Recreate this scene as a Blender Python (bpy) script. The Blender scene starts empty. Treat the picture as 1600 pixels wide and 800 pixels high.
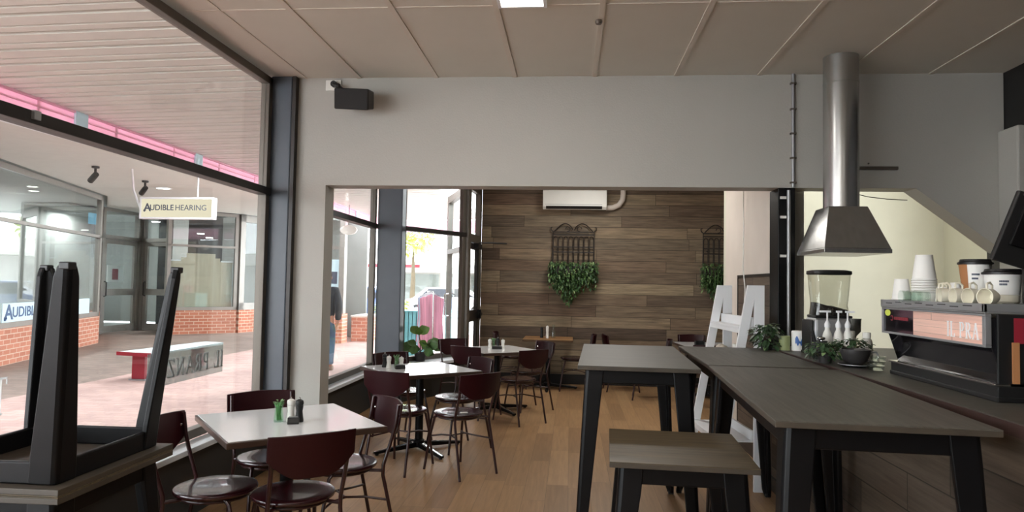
import bpy, bmesh, math, random
from mathutils import Vector, Matrix, Euler
random.seed(7)
PI = math.pi
sc = bpy.context.scene
COL = sc.collection

# ------------------------------------------------------------------ materials
def lin(c):
    c = c / 255.0
    return c / 12.92 if c <= 0.04045 else ((c + 0.055) / 1.055) ** 2.4
def rgb(r, g, b): return (lin(r), lin(g), lin(b), 1.0)
def nodes(name):
    m = bpy.data.materials.new(name); m.use_nodes = True
    nt = m.node_tree; nt.nodes.clear()
    return m, nt
def N(nt, typ, **kw):
    n = nt.nodes.new(typ)
    for k, v in kw.items():
        if k in n.inputs: n.inputs[k].default_value = v
        else: setattr(n, k, v)
    return n
def L(nt, a, ao, b, bi): nt.links.new(a.outputs[ao], b.inputs[bi])
def mat(name, col, rough=0.5, metal=0.0, amt=0.08, scale=6.0, bump=0.0, bscale=60.0, coat=0.0, stretch=(1, 1, 1), spec=0.5, aniso=0.0):
    m, nt = nodes(name)
    out = N(nt, 'ShaderNodeOutputMaterial'); p = N(nt, 'ShaderNodeBsdfPrincipled')
    tc = N(nt, 'ShaderNodeTexCoord'); mp = N(nt, 'ShaderNodeMapping'); mp.inputs['Scale'].default_value = stretch
    L(nt, tc, 'Object', mp, 'Vector')
    no = N(nt, 'ShaderNodeTexNoise', Scale=scale, Detail=4.0); L(nt, mp, 'Vector', no, 'Vector')
    rp = N(nt, 'ShaderNodeValToRGB')
    c = rgb(*col)
    rp.color_ramp.elements[0].position = 0.3; rp.color_ramp.elements[1].position = 0.7
    rp.color_ramp.elements[0].color = tuple(x * (1 - amt) for x in c[:3]) + (1,)
    rp.color_ramp.elements[1].color = tuple(min(1, x * (1 + amt)) for x in c[:3]) + (1,)
    L(nt, no, 'Fac', rp, 'Fac'); L(nt, rp, 'Color', p, 'Base Color')
    p.inputs['Roughness'].default_value = rough; p.inputs['Metallic'].default_value = metal
    p.inputs['Specular IOR Level'].default_value = spec
    if coat: p.inputs['Coat Weight'].default_value = coat; p.inputs['Coat Roughness'].default_value = 0.06
    if bump:
        n2 = N(nt, 'ShaderNodeTexNoise', Scale=bscale, Detail=3.0); L(nt, mp, 'Vector', n2, 'Vector')
        b = N(nt, 'ShaderNodeBump', Strength=bump, Distance=0.01); L(nt, n2, 'Fac', b, 'Height'); L(nt, b, 'Normal', p, 'Normal')
    L(nt, p, 'BSDF', out, 'Surface')
    return m
def emit(name, col, s):
    m, nt = nodes(name); out = N(nt, 'ShaderNodeOutputMaterial'); e = N(nt, 'ShaderNodeEmission', Color=rgb(*col), Strength=s)
    L(nt, e, 'Emission', out, 'Surface'); return m
def glass(name, tint=(1, 1, 1), ior=1.45, refl=1.0, film=0.0, filmcol=(220, 225, 225)):
    m, nt = nodes(name); out = N(nt, 'ShaderNodeOutputMaterial')
    t = N(nt, 'ShaderNodeBsdfTransparent'); t.inputs['Color'].default_value = tuple(tint) + (1,)
    g = N(nt, 'ShaderNodeBsdfGlossy', Roughness=0.01); g.inputs['Color'].default_value = (refl, refl, refl, 1)
    f0 = ((ior - 1) / (ior + 1)) ** 2
    lw = N(nt, 'ShaderNodeLayerWeight', Blend=0.5); pw = N(nt, 'ShaderNodeMath', operation='POWER'); pw.inputs[1].default_value = 5.0; L(nt, lw, 'Facing', pw, 0)
    f = N(nt, 'ShaderNodeMath', operation='MULTIPLY_ADD'); f.inputs[1].default_value = 1 - f0; f.inputs[2].default_value = f0; L(nt, pw, 'Value', f, 0); mx = N(nt, 'ShaderNodeMixShader')
    L(nt, f, 'Value', mx, 0); L(nt, t, 'BSDF', mx, 1); L(nt, g, 'BSDF', mx, 2)
    if film:
        d = N(nt, 'ShaderNodeBsdfDiffuse', Color=rgb(*filmcol)); m2 = N(nt, 'ShaderNodeMixShader', Fac=film)
        L(nt, mx, 'Shader', m2, 1); L(nt, d, 'BSDF', m2, 2); L(nt, m2, 'Shader', out, 'Surface')
    else: L(nt, mx, 'Shader', out, 'Surface')
    return m
def planks(name, u, v, w, ln, cols, rough=0.5, gap=0.03, grain=0.35, spec=0.4, ugap=0.004, bump=0.0, coords='Object'):
    """boards running along axis u, stacked along axis v, each board its own tone"""
    m, nt = nodes(name); out = N(nt, 'ShaderNodeOutputMaterial'); p = N(nt, 'ShaderNodeBsdfPrincipled')
    tc = N(nt, 'ShaderNodeTexCoord'); sp = N(nt, 'ShaderNodeSeparateXYZ'); L(nt, tc, coords, sp, 'Vector')
    def M(op, a, b=None):
        n = N(nt, 'ShaderNodeMath', operation=op)
        for i, x in enumerate((a, b)):
            if x is None: continue
            if isinstance(x, (int, float)): n.inputs[i].default_value = x
            else: nt.links.new(x, n.inputs[i])
        return n.outputs[0]
    U, V = sp.outputs[u], sp.outputs[v]
    vr = M('DIVIDE', V, w); row = M('FLOOR', vr); fv = M('FRACT', vr)
    wn = N(nt, 'ShaderNodeTexWhiteNoise', noise_dimensions='1D'); nt.links.new(row, wn.inputs['W'])
    ur = M('DIVIDE', M('ADD', U, M('MULTIPLY', wn.outputs['Value'], ln * 7.3)), ln); colm = M('FLOOR', ur); fu = M('FRACT', ur)
    cb = N(nt, 'ShaderNodeCombineXYZ'); nt.links.new(row, cb.inputs[0]); nt.links.new(colm, cb.inputs[1])
    w2 = N(nt, 'ShaderNodeTexWhiteNoise', noise_dimensions='3D'); L(nt, cb, 'Vector', w2, 'Vector')
    rp = N(nt, 'ShaderNodeValToRGB'); rp.color_ramp.interpolation = 'LINEAR'
    els = rp.color_ramp.elements
    while len(els) < len(cols): els.new(0.5)
    for i, c in enumerate(cols): els[i].position = i / (len(cols) - 1); els[i].color = rgb(*c)
    nt.links.new(w2.outputs['Value'], rp.inputs['Fac'])
    cg = N(nt, 'ShaderNodeCombineXYZ'); nt.links.new(M('MULTIPLY', U, 1.6), cg.inputs[0]); nt.links.new(M('MULTIPLY', V, 26.0), cg.inputs[1]); nt.links.new(M('MULTIPLY', w2.outputs['Value'], 40.0), cg.inputs[2])
    g1 = N(nt, 'ShaderNodeTexNoise', Scale=1.6, Detail=6.0, Roughness=0.65); L(nt, cg, 'Vector', g1, 'Vector')
    mr = N(nt, 'ShaderNodeMapRange'); mr.inputs['From Min'].default_value = 0.3; mr.inputs['From Max'].default_value = 0.7
    mr.inputs['To Min'].default_value = 1 - grain; mr.inputs['To Max'].default_value = 1 + grain; L(nt, g1, 'Fac', mr, 'Value')
    g2 = M('MULTIPLY', M('GREATER_THAN', fv, gap), M('GREATER_THAN', fu, ugap))
    k = M('MULTIPLY', mr.outputs[0], M('ADD', M('MULTIPLY', g2, 0.75), 0.25))
    hs = N(nt, 'ShaderNodeVectorMath', operation='SCALE'); L(nt, rp, 'Color', hs, 0); nt.links.new(k, hs.inputs['Scale'])
    L(nt, hs, 'Vector', p, 'Base Color')
    p.inputs['Roughness'].default_value = rough; p.inputs['Specular IOR Level'].default_value = spec
    if bump:
        b = N(nt, 'ShaderNodeBump', Strength=bump, Distance=0.01); nt.links.new(k, b.inputs['Height']); L(nt, b, 'Normal', p, 'Normal')
    L(nt, p, 'BSDF', out, 'Surface'); return m
def bricks(name, a, b_, mortar, sc_=1.0):
    m, nt = nodes(name); out = N(nt, 'ShaderNodeOutputMaterial'); p = N(nt, 'ShaderNodeBsdfPrincipled', Roughness=0.85)
    tc = N(nt, 'ShaderNodeTexCoord'); sp = N(nt, 'ShaderNodeSeparateXYZ'); L(nt, tc, 'Object', sp, 'Vector')
    cb = N(nt, 'ShaderNodeCombineXYZ'); L(nt, sp, 'X', cb, 'X'); L(nt, sp, 'Z', cb, 'Y')
    br = N(nt, 'ShaderNodeTexBrick', Scale=sc_); br.inputs['Color1'].default_value = rgb(*a); br.inputs['Color2'].default_value = rgb(*b_); br.inputs['Mortar'].default_value = rgb(*mortar)
    br.inputs['Brick Width'].default_value = 0.24; br.inputs['Row Height'].default_value = 0.086; br.inputs['Mortar Size'].default_value = 0.008
    L(nt, cb, 'Vector', br, 'Vector'); L(nt, br, 'Color', p, 'Base Color'); L(nt, p, 'BSDF', out, 'Surface'); return m
def pavers(name, a, b_, mortar):
    m, nt = nodes(name); out = N(nt, 'ShaderNodeOutputMaterial'); p = N(nt, 'ShaderNodeBsdfPrincipled', Roughness=0.7)
    tc = N(nt, 'ShaderNodeTexCoord')
    br = N(nt, 'ShaderNodeTexBrick', Scale=1.0); br.inputs['Color1'].default_value = rgb(*a); br.inputs['Color2'].default_value = rgb(*b_); br.inputs['Mortar'].default_value = rgb(*mortar)
    br.inputs['Brick Width'].default_value = 0.23; br.inputs['Row Height'].default_value = 0.115; br.inputs['Mortar Size'].default_value = 0.006
    L(nt, tc, 'Object', br, 'Vector')
    no = N(nt, 'ShaderNodeTexNoise', Scale=0.9, Detail=5.0); L(nt, tc, 'Object', no, 'Vector')
    mr = N(nt, 'ShaderNodeMapRange'); mr.inputs['From Min'].default_value = 0.3; mr.inputs['From Max'].default_value = 0.7; mr.inputs['To Min'].default_value = 0.82; mr.inputs['To Max'].default_value = 1.15
    L(nt, no, 'Fac', mr, 'Value')
    hs = N(nt, 'ShaderNodeVectorMath', operation='SCALE'); L(nt, br, 'Color', hs, 0); nt.links.new(mr.outputs[0], hs.inputs['Scale'])
    L(nt, hs, 'Vector', p, 'Base Color'); L(nt, p, 'BSDF', out, 'Surface'); return m

def transl(name, col, k):
    m, nt = nodes(name); out = N(nt, 'ShaderNodeOutputMaterial'); no = N(nt, 'ShaderNodeTexNoise', Scale=5.0)
    rp = N(nt, 'ShaderNodeValToRGB'); c = rgb(*col); rp.color_ramp.elements[0].color = tuple(x * 0.95 for x in c[:3]) + (1,); rp.color_ramp.elements[1].color = c; L(nt, no, 'Fac', rp, 'Fac')
    d = N(nt, 'ShaderNodeBsdfDiffuse'); t = N(nt, 'ShaderNodeBsdfTranslucent'); mx = N(nt, 'ShaderNodeMixShader', Fac=k)
    L(nt, rp, 'Color', d, 'Color'); L(nt, rp, 'Color', t, 'Color'); L(nt, d, 'BSDF', mx, 1); L(nt, t, 'BSDF', mx, 2); L(nt, mx, 'Shader', out, 'Surface'); return m
MT = dict(
    wall=mat('wall_paint', (178, 176, 169), 0.6, amt=0.02, scale=2, bump=0.15, bscale=90),
    kitchen=mat('kitchen_paint', (196, 196, 178), 0.6, amt=0.02),
    plaster=mat('side_paint', (205, 196, 186), 0.7, amt=0.04, scale=3),
    ceil=mat('ceiling_board', (214, 210, 199), 0.8, amt=0.02, scale=3),
    strip=mat('ceiling_strip', (214, 206, 194), 0.6, amt=0.02),
    slate=mat('slate_paint', (74, 82, 92), 0.38, amt=0.05),
    alu=mat('bronze_aluminium', (98, 92, 84), 0.4, metal=0.35, amt=0.05),
    dark=mat('dark_aluminium', (42, 38, 36), 0.4, metal=0.3, amt=0.05),
    dado=mat('dado_paint', (42, 44, 44), 0.5, amt=0.08),
    ledge=mat('ledge_paint', (214, 222, 228), 0.35, amt=0.03),
    white=mat('white_paint', (236, 238, 240), 0.45, amt=0.02),
    plastic=mat('white_plastic', (232, 232, 226), 0.4, amt=0.02),
    black=mat('black_plastic', (20, 20, 21), 0.45, amt=0.1),
    blackm=mat('black_steel', (9, 9, 11), 0.42, metal=0.0, amt=0.1, spec=0.22),
    maroon=mat('maroon_lacquer', (44, 10, 16), 0.26, amt=0.1, scale=3, coat=0.45),
    maroonb=mat('maroon_enamel', (44, 10, 16), 0.38, amt=0.1, scale=3, spec=0.3),
    tubem=mat('maroon_tube', (46, 18, 20), 0.3, amt=0.06, coat=0.3),
    chrome=mat('chrome', (205, 205, 205), 0.12, metal=1.0, amt=0.03),
    steel=mat('brushed_steel', (178, 178, 176), 0.27, metal=0.9, amt=0.06, scale=30, stretch=(1, 1, 0.05)),
    silver=mat('silver_paint', (160, 162, 164), 0.4, metal=0.6, amt=0.05),
    laminate=mat('white_laminate', (242, 246, 248), 0.16, amt=0.02, scale=3, coat=0.3),
    edging=mat('brown_edging', (66, 50, 42), 0.35, amt=0.15, scale=10, stretch=(1, 1, 5)),
    timber=planks('timber_top', 0, 1, 0.12, 1.4, [(150, 112, 74), (168, 128, 86), (140, 102, 66)], 0.45, 0.02, 0.2),
    darktop=planks('dark_table_top', 0, 1, 0.9, 6.0, [(72, 70, 65), (80, 77, 70)], 0.5, 0.0, 0.22, ugap=0.0),
    darktop2=planks('dark_table_grain', 1, 0, 0.9, 6.0, [(72, 70, 65), (80, 77, 70)], 0.5, 0.0, 0.3, ugap=0.0),
    browntop=planks('brown_table_grain', 0, 1, 0.9, 6.0, [(74, 64, 46), (84, 72, 52)], 0.5, 0.0, 0.5, ugap=0.0),
    darkedge=mat('table_edge', (64, 57, 48), 0.5, amt=0.2, scale=8),
    floor=planks('vinyl_floor', 1, 0, 0.16, 1.1, [(154, 120, 84), (172, 138, 100), (144, 112, 79), (164, 130, 92)], 0.4, 0.012, 0.16, spec=0.5, ugap=0.002),
    farwall=planks('weathered_boards', 0, 2, 0.172, 1.5, [(84, 70, 58), (114, 98, 80), (134, 117, 95), (98, 86, 72), (144, 128, 104), (106, 86, 70), (124, 108, 88)], 0.7, 0.04, 0.46),
    cladding=planks('counter_boards', 1, 2, 0.17, 1.5, [(58, 49, 43), (80, 69, 59), (94, 82, 70), (70, 60, 52)], 0.7, 0.035, 0.3),
    glass=glass('window_glass', (0.97, 0.985, 0.98)),
    shopglass=glass('shop_glass', (0.9, 0.93, 0.93), ior=1.5),
    clear=glass('clear_glass', (0.93, 0.96, 0.94), ior=1.5),
    smoke=glass('smoky_plastic', (0.8, 0.8, 0.76), ior=1.5),
    pave=pavers('red_pavers', (196, 166, 158), (180, 150, 143), (170, 144, 137)),
    pavegrey=pavers('brown_pavers', (150, 132, 122), (134, 118, 110), (124, 110, 102)),
    asphalt=mat('asphalt', (222, 222, 222), 0.9, amt=0.08),
    soffit=mat('soffit_sheet', (210, 210, 202), 0.5, amt=0.03),
    soffit2=mat('soffit_lining', (216, 214, 206), 0.6, amt=0.03),
    pink=transl('fascia_pink', (246, 206, 220), 0.4),
    paleblue=mat('pale_blue_plate', (196, 226, 236), 0.4, amt=0.03),
    brick=bricks('red_brick', (174, 108, 84), (158, 94, 72), (196, 172, 152)),
    brick2=bricks('orange_brick', (188, 124, 100), (172, 108, 86), (202, 180, 162)),
    frameg=mat('shop_frame', (134, 130, 124), 0.4, metal=0.3, amt=0.05),
    inner=mat('shop_inner', (150, 152, 148), 0.8, amt=0.04),
    innerd=mat('shop_dark', (44, 46, 52), 0.8, amt=0.08),
    blind=mat('tan_blind', (186, 176, 154), 0.8, amt=0.06, scale=3, stretch=(5, 5, 0.6)),
    bluesign=mat('pale_blue_sign', (196, 224, 234), 0.5, amt=0.02),
    navy=mat('navy_ink', (42, 78, 122), 0.5, amt=0.05),
    greyink=mat('grey_ink', (74, 82, 98), 0.5, amt=0.03),
    red=mat('red_paint', (140, 36, 50), 0.4, amt=0.06),
    benchtop=mat('bench_top', (214, 232, 236), 0.4, amt=0.03),
    film=glass('frosted_film', (0.9, 0.95, 0.95), film=0.35, filmcol=(200, 212, 212)),
    letterw=transl('white_vinyl', (226, 228, 228), 0.85),
    lettershade=mat('grey_vinyl', (120, 124, 126), 0.6, amt=0.05),
    leaf=mat('leaf_green', (84, 116, 66), 0.45, amt=0.35, scale=14),
    leafd=mat('leaf_dark', (56, 82, 52), 0.5, amt=0.35, scale=18),
    leafl=mat('leaf_pale', (132, 158, 104), 0.5, amt=0.3, scale=18),
    leafy=mat('leaf_yellow', (186, 200, 110), 0.6, amt=0.3, scale=3),
    stem=mat('stem_brown', (78, 66, 46), 0.7, amt=0.2),
    iron=mat('wrought_iron', (40, 32, 28), 0.6, amt=0.15),
    cream=mat('cream_ceramic', (226, 222, 204), 0.3, amt=0.04),
    paper=mat('white_paper', (236, 236, 232), 0.6, amt=0.02),
    kraft=mat('kraft_paper', (168, 116, 74), 0.7, amt=0.06),
    beans=mat('coffee_beans', (30, 22, 20), 0.5, amt=0.4, scale=90, bump=0.8, bscale=120),
    blueink=mat('blue_ink', (60, 104, 172), 0.5, amt=0.05),
    yellow=mat('yellow_sticker', (214, 224, 90), 0.5, amt=0.03),
    mirror=mat('dark_gloss_panel', (22, 22, 26), 0.06, amt=0.05, spec=0.8),
    peach=planks('peach_reflection', 1, 2, 0.03, 0.9, [(232, 186, 168), (240, 200, 184), (226, 180, 164)], 0.3, 0.03, 0.14),
    bowlm=mat('charcoal_ceramic', (52, 50, 50), 0.4, amt=0.08),
    greenglass=glass('green_jar_glass', (0.86, 0.96, 0.88), ior=1.4),
    skin=mat('skin', (196, 150, 126), 0.6, amt=0.05),
    jacket=mat('navy_jacket', (46, 52, 60), 0.85, amt=0.25, scale=9),
    jeans=mat('jeans', (84, 108, 132), 0.85, amt=0.15, scale=7),
    shoe=mat('shoe_tan', (150, 132, 118), 0.7, amt=0.1),
    hair=mat('hair_dark', (44, 36, 30), 0.8, amt=0.2),
    aqua=mat('aqua_panel', (110, 186, 190), 0.5, amt=0.12, scale=5),
    stripe=mat('pink_fabric', (214, 150, 172), 0.9, amt=0.3, scale=30, stretch=(1, 1, 0.02)),
    sky2=mat('pale_blue_fabric', (176, 204, 222), 0.9, amt=0.2, scale=30, stretch=(1, 1, 0.02)),
    render=mat('white_render', (248, 246, 242), 0.8, amt=0.04),
    carw=mat('car_white', (226, 228, 232), 0.25, amt=0.02, coat=0.6),
    carb=mat('car_blue', (84, 100, 132), 0.25, amt=0.02, coat=0.6),
    tyre=mat('tyre_rubber', (30, 30, 32), 0.8, amt=0.1),
    cloth=mat('cream_cloth', (206, 198, 184), 0.9, amt=0.12, bump=0.5, bscale=30),
    lamp=emit('lamp_panel', (255, 250, 240), 7.0),
    down=emit('downlight', (255, 250, 235), 9.0),
    led=emit('shop_lamp', (255, 252, 245), 5.0),
    lightbox=emit('sign_lightbox', (255, 244, 214), 1.0),
    winlit=emit('screen_blue', (150, 210, 240), 0.9),
)

# ------------------------------------------------------------------ mesh building
class MB:
    def __init__(s): s.bm = bmesh.new()
    def _mark(s): return set(s.bm.verts)
    def box(s, x0, x1, y0, y1, z0, z1, M=None):
        vs = [s.bm.verts.new((x, y, z)) for z in (z0, z1) for x, y in ((x0, y0), (x1, y0), (x1, y1), (x0, y1))]
        for f in ((3, 2, 1, 0), (4, 5, 6, 7), (0, 1, 5, 4), (1, 2, 6, 5), (2, 3, 7, 6), (3, 0, 4, 7)): s.bm.faces.new([vs[i] for i in f])
        if M is not None:
            for v in vs: v.co = M @ v.co
        return s
    def loft(s, rings, close=True, cap=True):
        rs = [[s.bm.verts.new(p) for p in r] for r in rings]
        n = len(rs[0])
        for a, b in zip(rs, rs[1:]):
            for i in range(n if close else n - 1):
                j = (i + 1) % n
                s.bm.faces.new((a[i], a[j], b[j], b[i]))
        if cap and close:
            s.bm.faces.new(rs[0][::-1]); s.bm.faces.new(rs[-1])
        return s
    def prism(s, poly, z0, z1, top=None):
        return s.loft([[(x, y, z0) for x, y in poly], [(x, y, z1) for x, y in (top or poly)]])
    def extr(s, poly3, d):
        d = Vector(d); return s.loft([[Vector(p) for p in poly3], [Vector(p) + d for p in poly3]])
    def lathe(s, prof, c=(0, 0, 0), n=28, M=None):
        rings = []
        for r, z in prof:
            ring = [Vector((r * math.cos(2 * PI * i / n), r * math.sin(2 * PI * i / n), z)) for i in range(n)]
            rings.append([(M @ p if M is not None else p) + Vector(c) for p in ring])
        return s.loft(rings)
    def tube(s, pts, r, n=10, closed=False):
        P = [Vector(p) for p in pts]; k = len(P); rings = []
        up = None
        for i, p in enumerate(P):
            if closed: t = P[(i + 1) % k] - P[i - 1]
            else: t = P[min(i + 1, k - 1)] - P[max(i - 1, 0)]
            t.normalize()
            if up is None:
                up = Vector((0, 0, 1)) if abs(t.z) < 0.9 else Vector((1, 0, 0))
            a = t.cross(up).normalized(); up = a.cross(t).normalized()
            rr = r[i] if isinstance(r, (list, tuple)) else r
            rings.append([p + rr * (math.cos(2 * PI * j / n) * a + math.sin(2 * PI * j / n) * up) for j in range(n)])
        if closed: rings.append(rings[0])
        if closed:
            rs = [[s.bm.verts.new(q) for q in R] for R in rings[:-1]]; rs.append(rs[0])
            for a, b in zip(rs, rs[1:]):
                for i in range(n): s.bm.faces.new((a[i], a[(i + 1) % n], b[(i + 1) % n], b[i]))
            return s
        return s.loft(rings)
    def ball(s, c, r, M=None, u=12, v=8):
        prof = [(max(1e-4, math.cos(-PI / 2 + PI * i / v)), math.sin(-PI / 2 + PI * i / v)) for i in range(v + 1)]
        rr = (r, r, r) if isinstance(r, (int, float)) else r
        rings = []
        for a, z in prof:
            ring = []
            for i in range(u):
                p = Vector((a * math.cos(2 * PI * i / u) * rr[0], a * math.sin(2 * PI * i / u) * rr[1], z * rr[2]))
                if M is not None: p = M @ p
                ring.append(p + Vector(c))
            rings.append(ring)
        return s.loft(rings)
    def leaf(s, p, d, ln, w, droop=0.3, up=(0, 0, 1)):
        p, d = Vector(p), Vector(d).normalized(); side = d.cross(Vector(up))
        if side.length < 0.05: side = Vector((1, 0, 0))
        side.normalize(); nrm = side.cross(d).normalized()
        pts = []
        for t, ww in ((0, 0.08), (0.3, 0.85), (0.6, 1.0), (0.85, 0.55), (1, 0.03)):
            c = p + d * ln * t - Vector((0, 0, 1)) * droop * ln * t * t
            pts.append((c - side * w * ww * 0.5 + nrm * 0.12 * w * ww, c - nrm * 0.0, c + side * w * ww * 0.5 + nrm * 0.12 * w * ww))
        vs = [[s.bm.verts.new(q) for q in r] for r in pts]
        for a, b in zip(vs, vs[1:]):
            s.bm.faces.new((a[0], a[1], b[1], b[0])); s.bm.faces.new((a[1], a[2], b[2], b[1]))
        return s
    def obj(s, name, m, parent=None, smooth=None, bevel=0.0, seg=2, loc=None, rot=None):
        bmesh.ops.recalc_face_normals(s.bm, faces=s.bm.faces)
        me = bpy.data.meshes.new(name); s.bm.to_mesh(me); s.bm.free()
        me.materials.append(MT[m] if isinstance(m, str) else m)
        o = bpy.data.objects.new(name, me); COL.objects.link(o)
        if smooth is not None:
            for p in me.polygons: p.use_smooth = True
            try: me.set_sharp_from_angle(angle=math.radians(smooth))
            except Exception: pass
        if bevel:
            b = o.modifiers.new('bevel', 'BEVEL'); b.width = bevel; b.segments = seg; b.limit_method = 'ANGLE'; b.angle_limit = math.radians(40)
        if parent is not None: o.parent = parent
        if loc is not None: o.location = loc
        if rot is not None: o.rotation_euler = rot
        return o
def tag(o, label, cat, group=None):
    o['label'] = label; o['category'] = cat
    if group: o['group'] = group
    return o
def thing(name, label, cat, loc=(0, 0, 0), rz=0.0, group=None):
    o = bpy.data.objects.new(name, None); COL.objects.link(o); o.empty_display_size = 0.1
    o.location = loc; o.rotation_euler = (0, 0, rz)
    return tag(o, label, cat, group)
def struct(o): o['kind'] = 'structure'; return o
def sempty(name, loc=(0, 0, 0), rz=0.0):
    o = bpy.data.objects.new(name, None); COL.objects.link(o); o.location = loc; o.rotation_euler = (0, 0, rz); o.empty_display_size = 0.1
    return struct(o)
def dup(root, loc, rot, label, group=None):
    def cp(o, par):
        c = o.copy(); COL.objects.link(c)
        if par is not None: c.parent = par
        for ch in list(o.children): cp(ch, c)
        return c
    r = cp(root, None); r.location = loc; r.rotation_euler = rot if isinstance(rot, tuple) else (0, 0, rot)
    r['label'] = label
    if group: r['group'] = group
    return r
def text_mesh(body, size, depth, spacing=1.0, bold=0.0):
    cu = bpy.data.curves.new('txt', 'FONT'); cu.body = body; cu.size = size; cu.extrude = depth; cu.align_x = 'CENTER'; cu.align_y = 'CENTER'; cu.space_character = spacing; cu.offset = bold
    o = bpy.data.objects.new('txt', cu); COL.objects.link(o)
    dg = bpy.context.evaluated_depsgraph_get(); dg.update()
    me = bpy.data.meshes.new_from_object(o.evaluated_get(dg)); bpy.data.objects.remove(o); bpy.data.curves.remove(cu)
    return me
def text_obj(name, body, size, m, M, parent=None, depth=0.002, sx=1.0, spacing=1.0, bold=0.0):
    me = text_mesh(body, size, depth, spacing, bold); me.materials.clear(); me.materials.append(MT[m])
    me.transform(Matrix.Diagonal((sx, 1, 1, 1))); me.transform(M)
    o = bpy.data.objects.new(name, me); COL.objects.link(o)
    if parent is not None: o.parent = parent
    return o
# serif capitals drawn from strokes: (x0,y0,x1,y1,width) in a unit-high cell
def serif_letters(body, h, gap=0.14):
    """polygons (list of 2D quads) and the total width of serif capitals"""
    T, t = 0.13, 0.055
    def bar(x0, y0, x1, y1, w):
        dx, dy = x1 - x0, y1 - y0; l = math.hypot(dx, dy); nx, ny = -dy / l * w / 2, dx / l * w / 2
        return [(x0 + nx, y0 + ny), (x1 + nx, y1 + ny), (x1 - nx, y1 - ny), (x0 - nx, y0 - ny)]
    def arc(cx, cy, rx, ry, a0, a1, w0, w1, n=14):
        q = []
        for i in range(n):
            A, B = a0 + (a1 - a0) * i / n, a0 + (a1 - a0) * (i + 1) / n
            def wd(a): return w0 + (w1 - w0) * abs(math.cos(a))
            q.append([(cx + (rx + wd(A) / 2) * math.cos(A), cy + (ry + wd(A) / 2) * math.sin(A)), (cx + (rx + wd(B) / 2) * math.cos(B), cy + (ry + wd(B) / 2) * math.sin(B)),
                      (cx + (rx - wd(B) / 2) * math.cos(B), cy + (ry - wd(B) / 2) * math.sin(B)), (cx + (rx - wd(A) / 2) * math.cos(A), cy + (ry - wd(A) / 2) * math.sin(A))])
        return q
    def ser(x, y, w=0.26): return bar(x - w / 2, y, x + w / 2, y, 0.05)
    G = {
        'I': (0.3, [bar(.15, 0, .15, 1, T), ser(.15, .025), ser(.15, .975)]),
        'L': (0.58, [bar(.15, 0, .15, 1, T), ser(.15, .975), bar(.02, .03, .56, .03, t), bar(.54, 0, .54, .24, t)]),
        'P': (0.62, [bar(.15, 0, .15, 1, T), ser(.15, .025), bar(.02, .975, .36, .975, t), bar(.15, .47, .36, .47, t)] + arc(.34, .722, .2, .253, -PI / 2, PI / 2, t, T)),
        'R': (0.7, [bar(.15, 0, .15, 1, T), ser(.15, .025), bar(.02, .975, .36, .975, t), bar(.15, .5, .36, .5, t), bar(.34, .5, .64, .02, T)] + arc(.34, .737, .19, .238, -PI / 2, PI / 2, t, T)),
        'A': (0.78, [bar(.1, .02, .38, 1, t), bar(.38, 1, .66, .02, T), bar(.2, .36, .56, .36, t), ser(.1, .025, .22), ser(.66, .025, .26)]),
        'N': (0.78, [bar(.12, 0, .12, 1, t), bar(.12, .98, .64, .04, T), bar(.64, 0, .64, 1, t), ser(.12, .025, .2), ser(.07, .975, .2), ser(.64, .975, .2)]),
        'Z': (0.66, [bar(.06, .97, .6, .97, t), bar(.58, .96, .06, .04, T), bar(.04, .03, .62, .03, t), bar(.07, .8, .07, 1, t), bar(.6, 0, .6, .2, t)]),
        'O': (0.82, arc(.41, .5, .34, .48, 0, 2 * PI, t, T, 32)),
        'T': (0.66, [bar(.33, 0, .33, 1, T), ser(.33, .025), bar(.03, .97, .63, .97, t), bar(.05, .8, .05, 1, t), bar(.61, .8, .61, 1, t)]),
        ' ': (0.35, [])}
    x, out = 0, []
    for ch in body:
        w, qs = G[ch]
        for q in qs: out.append([((a + x) * h, b * h) for a, b in q])
        x += w + gap
    return out, (x - gap) * h
def serif_obj(name, body, h, m, M, parent=None, depth=0.002, sx=1.0):
    qs, w = serif_letters(body, h)
    b = MB()
    for i, q in enumerate(qs):
        b.loft([[(x * sx, y, -depth - i * 1e-5) for x, y in q], [(x * sx, y, depth + i * 1e-5) for x, y in q]])
    o = b.obj(name, m, parent); o.data.transform(M); return o, w * sx

# ------------------------------------------------------------------ camera
vx, vy, sl, F, CX, CY, HC = 892.0, 447.0, 0.0179, 1080.0, 800.0, 400.0, 1.5
Yc = Vector((vx - CX, -(vy - CY), -F)).normalized(); hd = Vector((1, -sl, 0))
Uc = Yc.cross(hd).normalized()
if Uc.y < 0: Uc = -Uc
Xc = Yc.cross(Uc)
Rw = Matrix((Xc, Yc, Uc))            # rows: the room's axes seen from the camera
cd = bpy.data.cameras.new('camera'); cam = bpy.data.objects.new('camera', cd); COL.objects.link(cam)
cam.matrix_world = Matrix.Translation((0, 0, HC)) @ Rw.to_4x4()
cd.sensor_fit = 'HORIZONTAL'; cd.sensor_width = 36.0; cd.lens = 36.0 * F / 1600.0; cd.clip_start = 0.05; cd.clip_end = 300
sc.camera = cam

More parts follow.
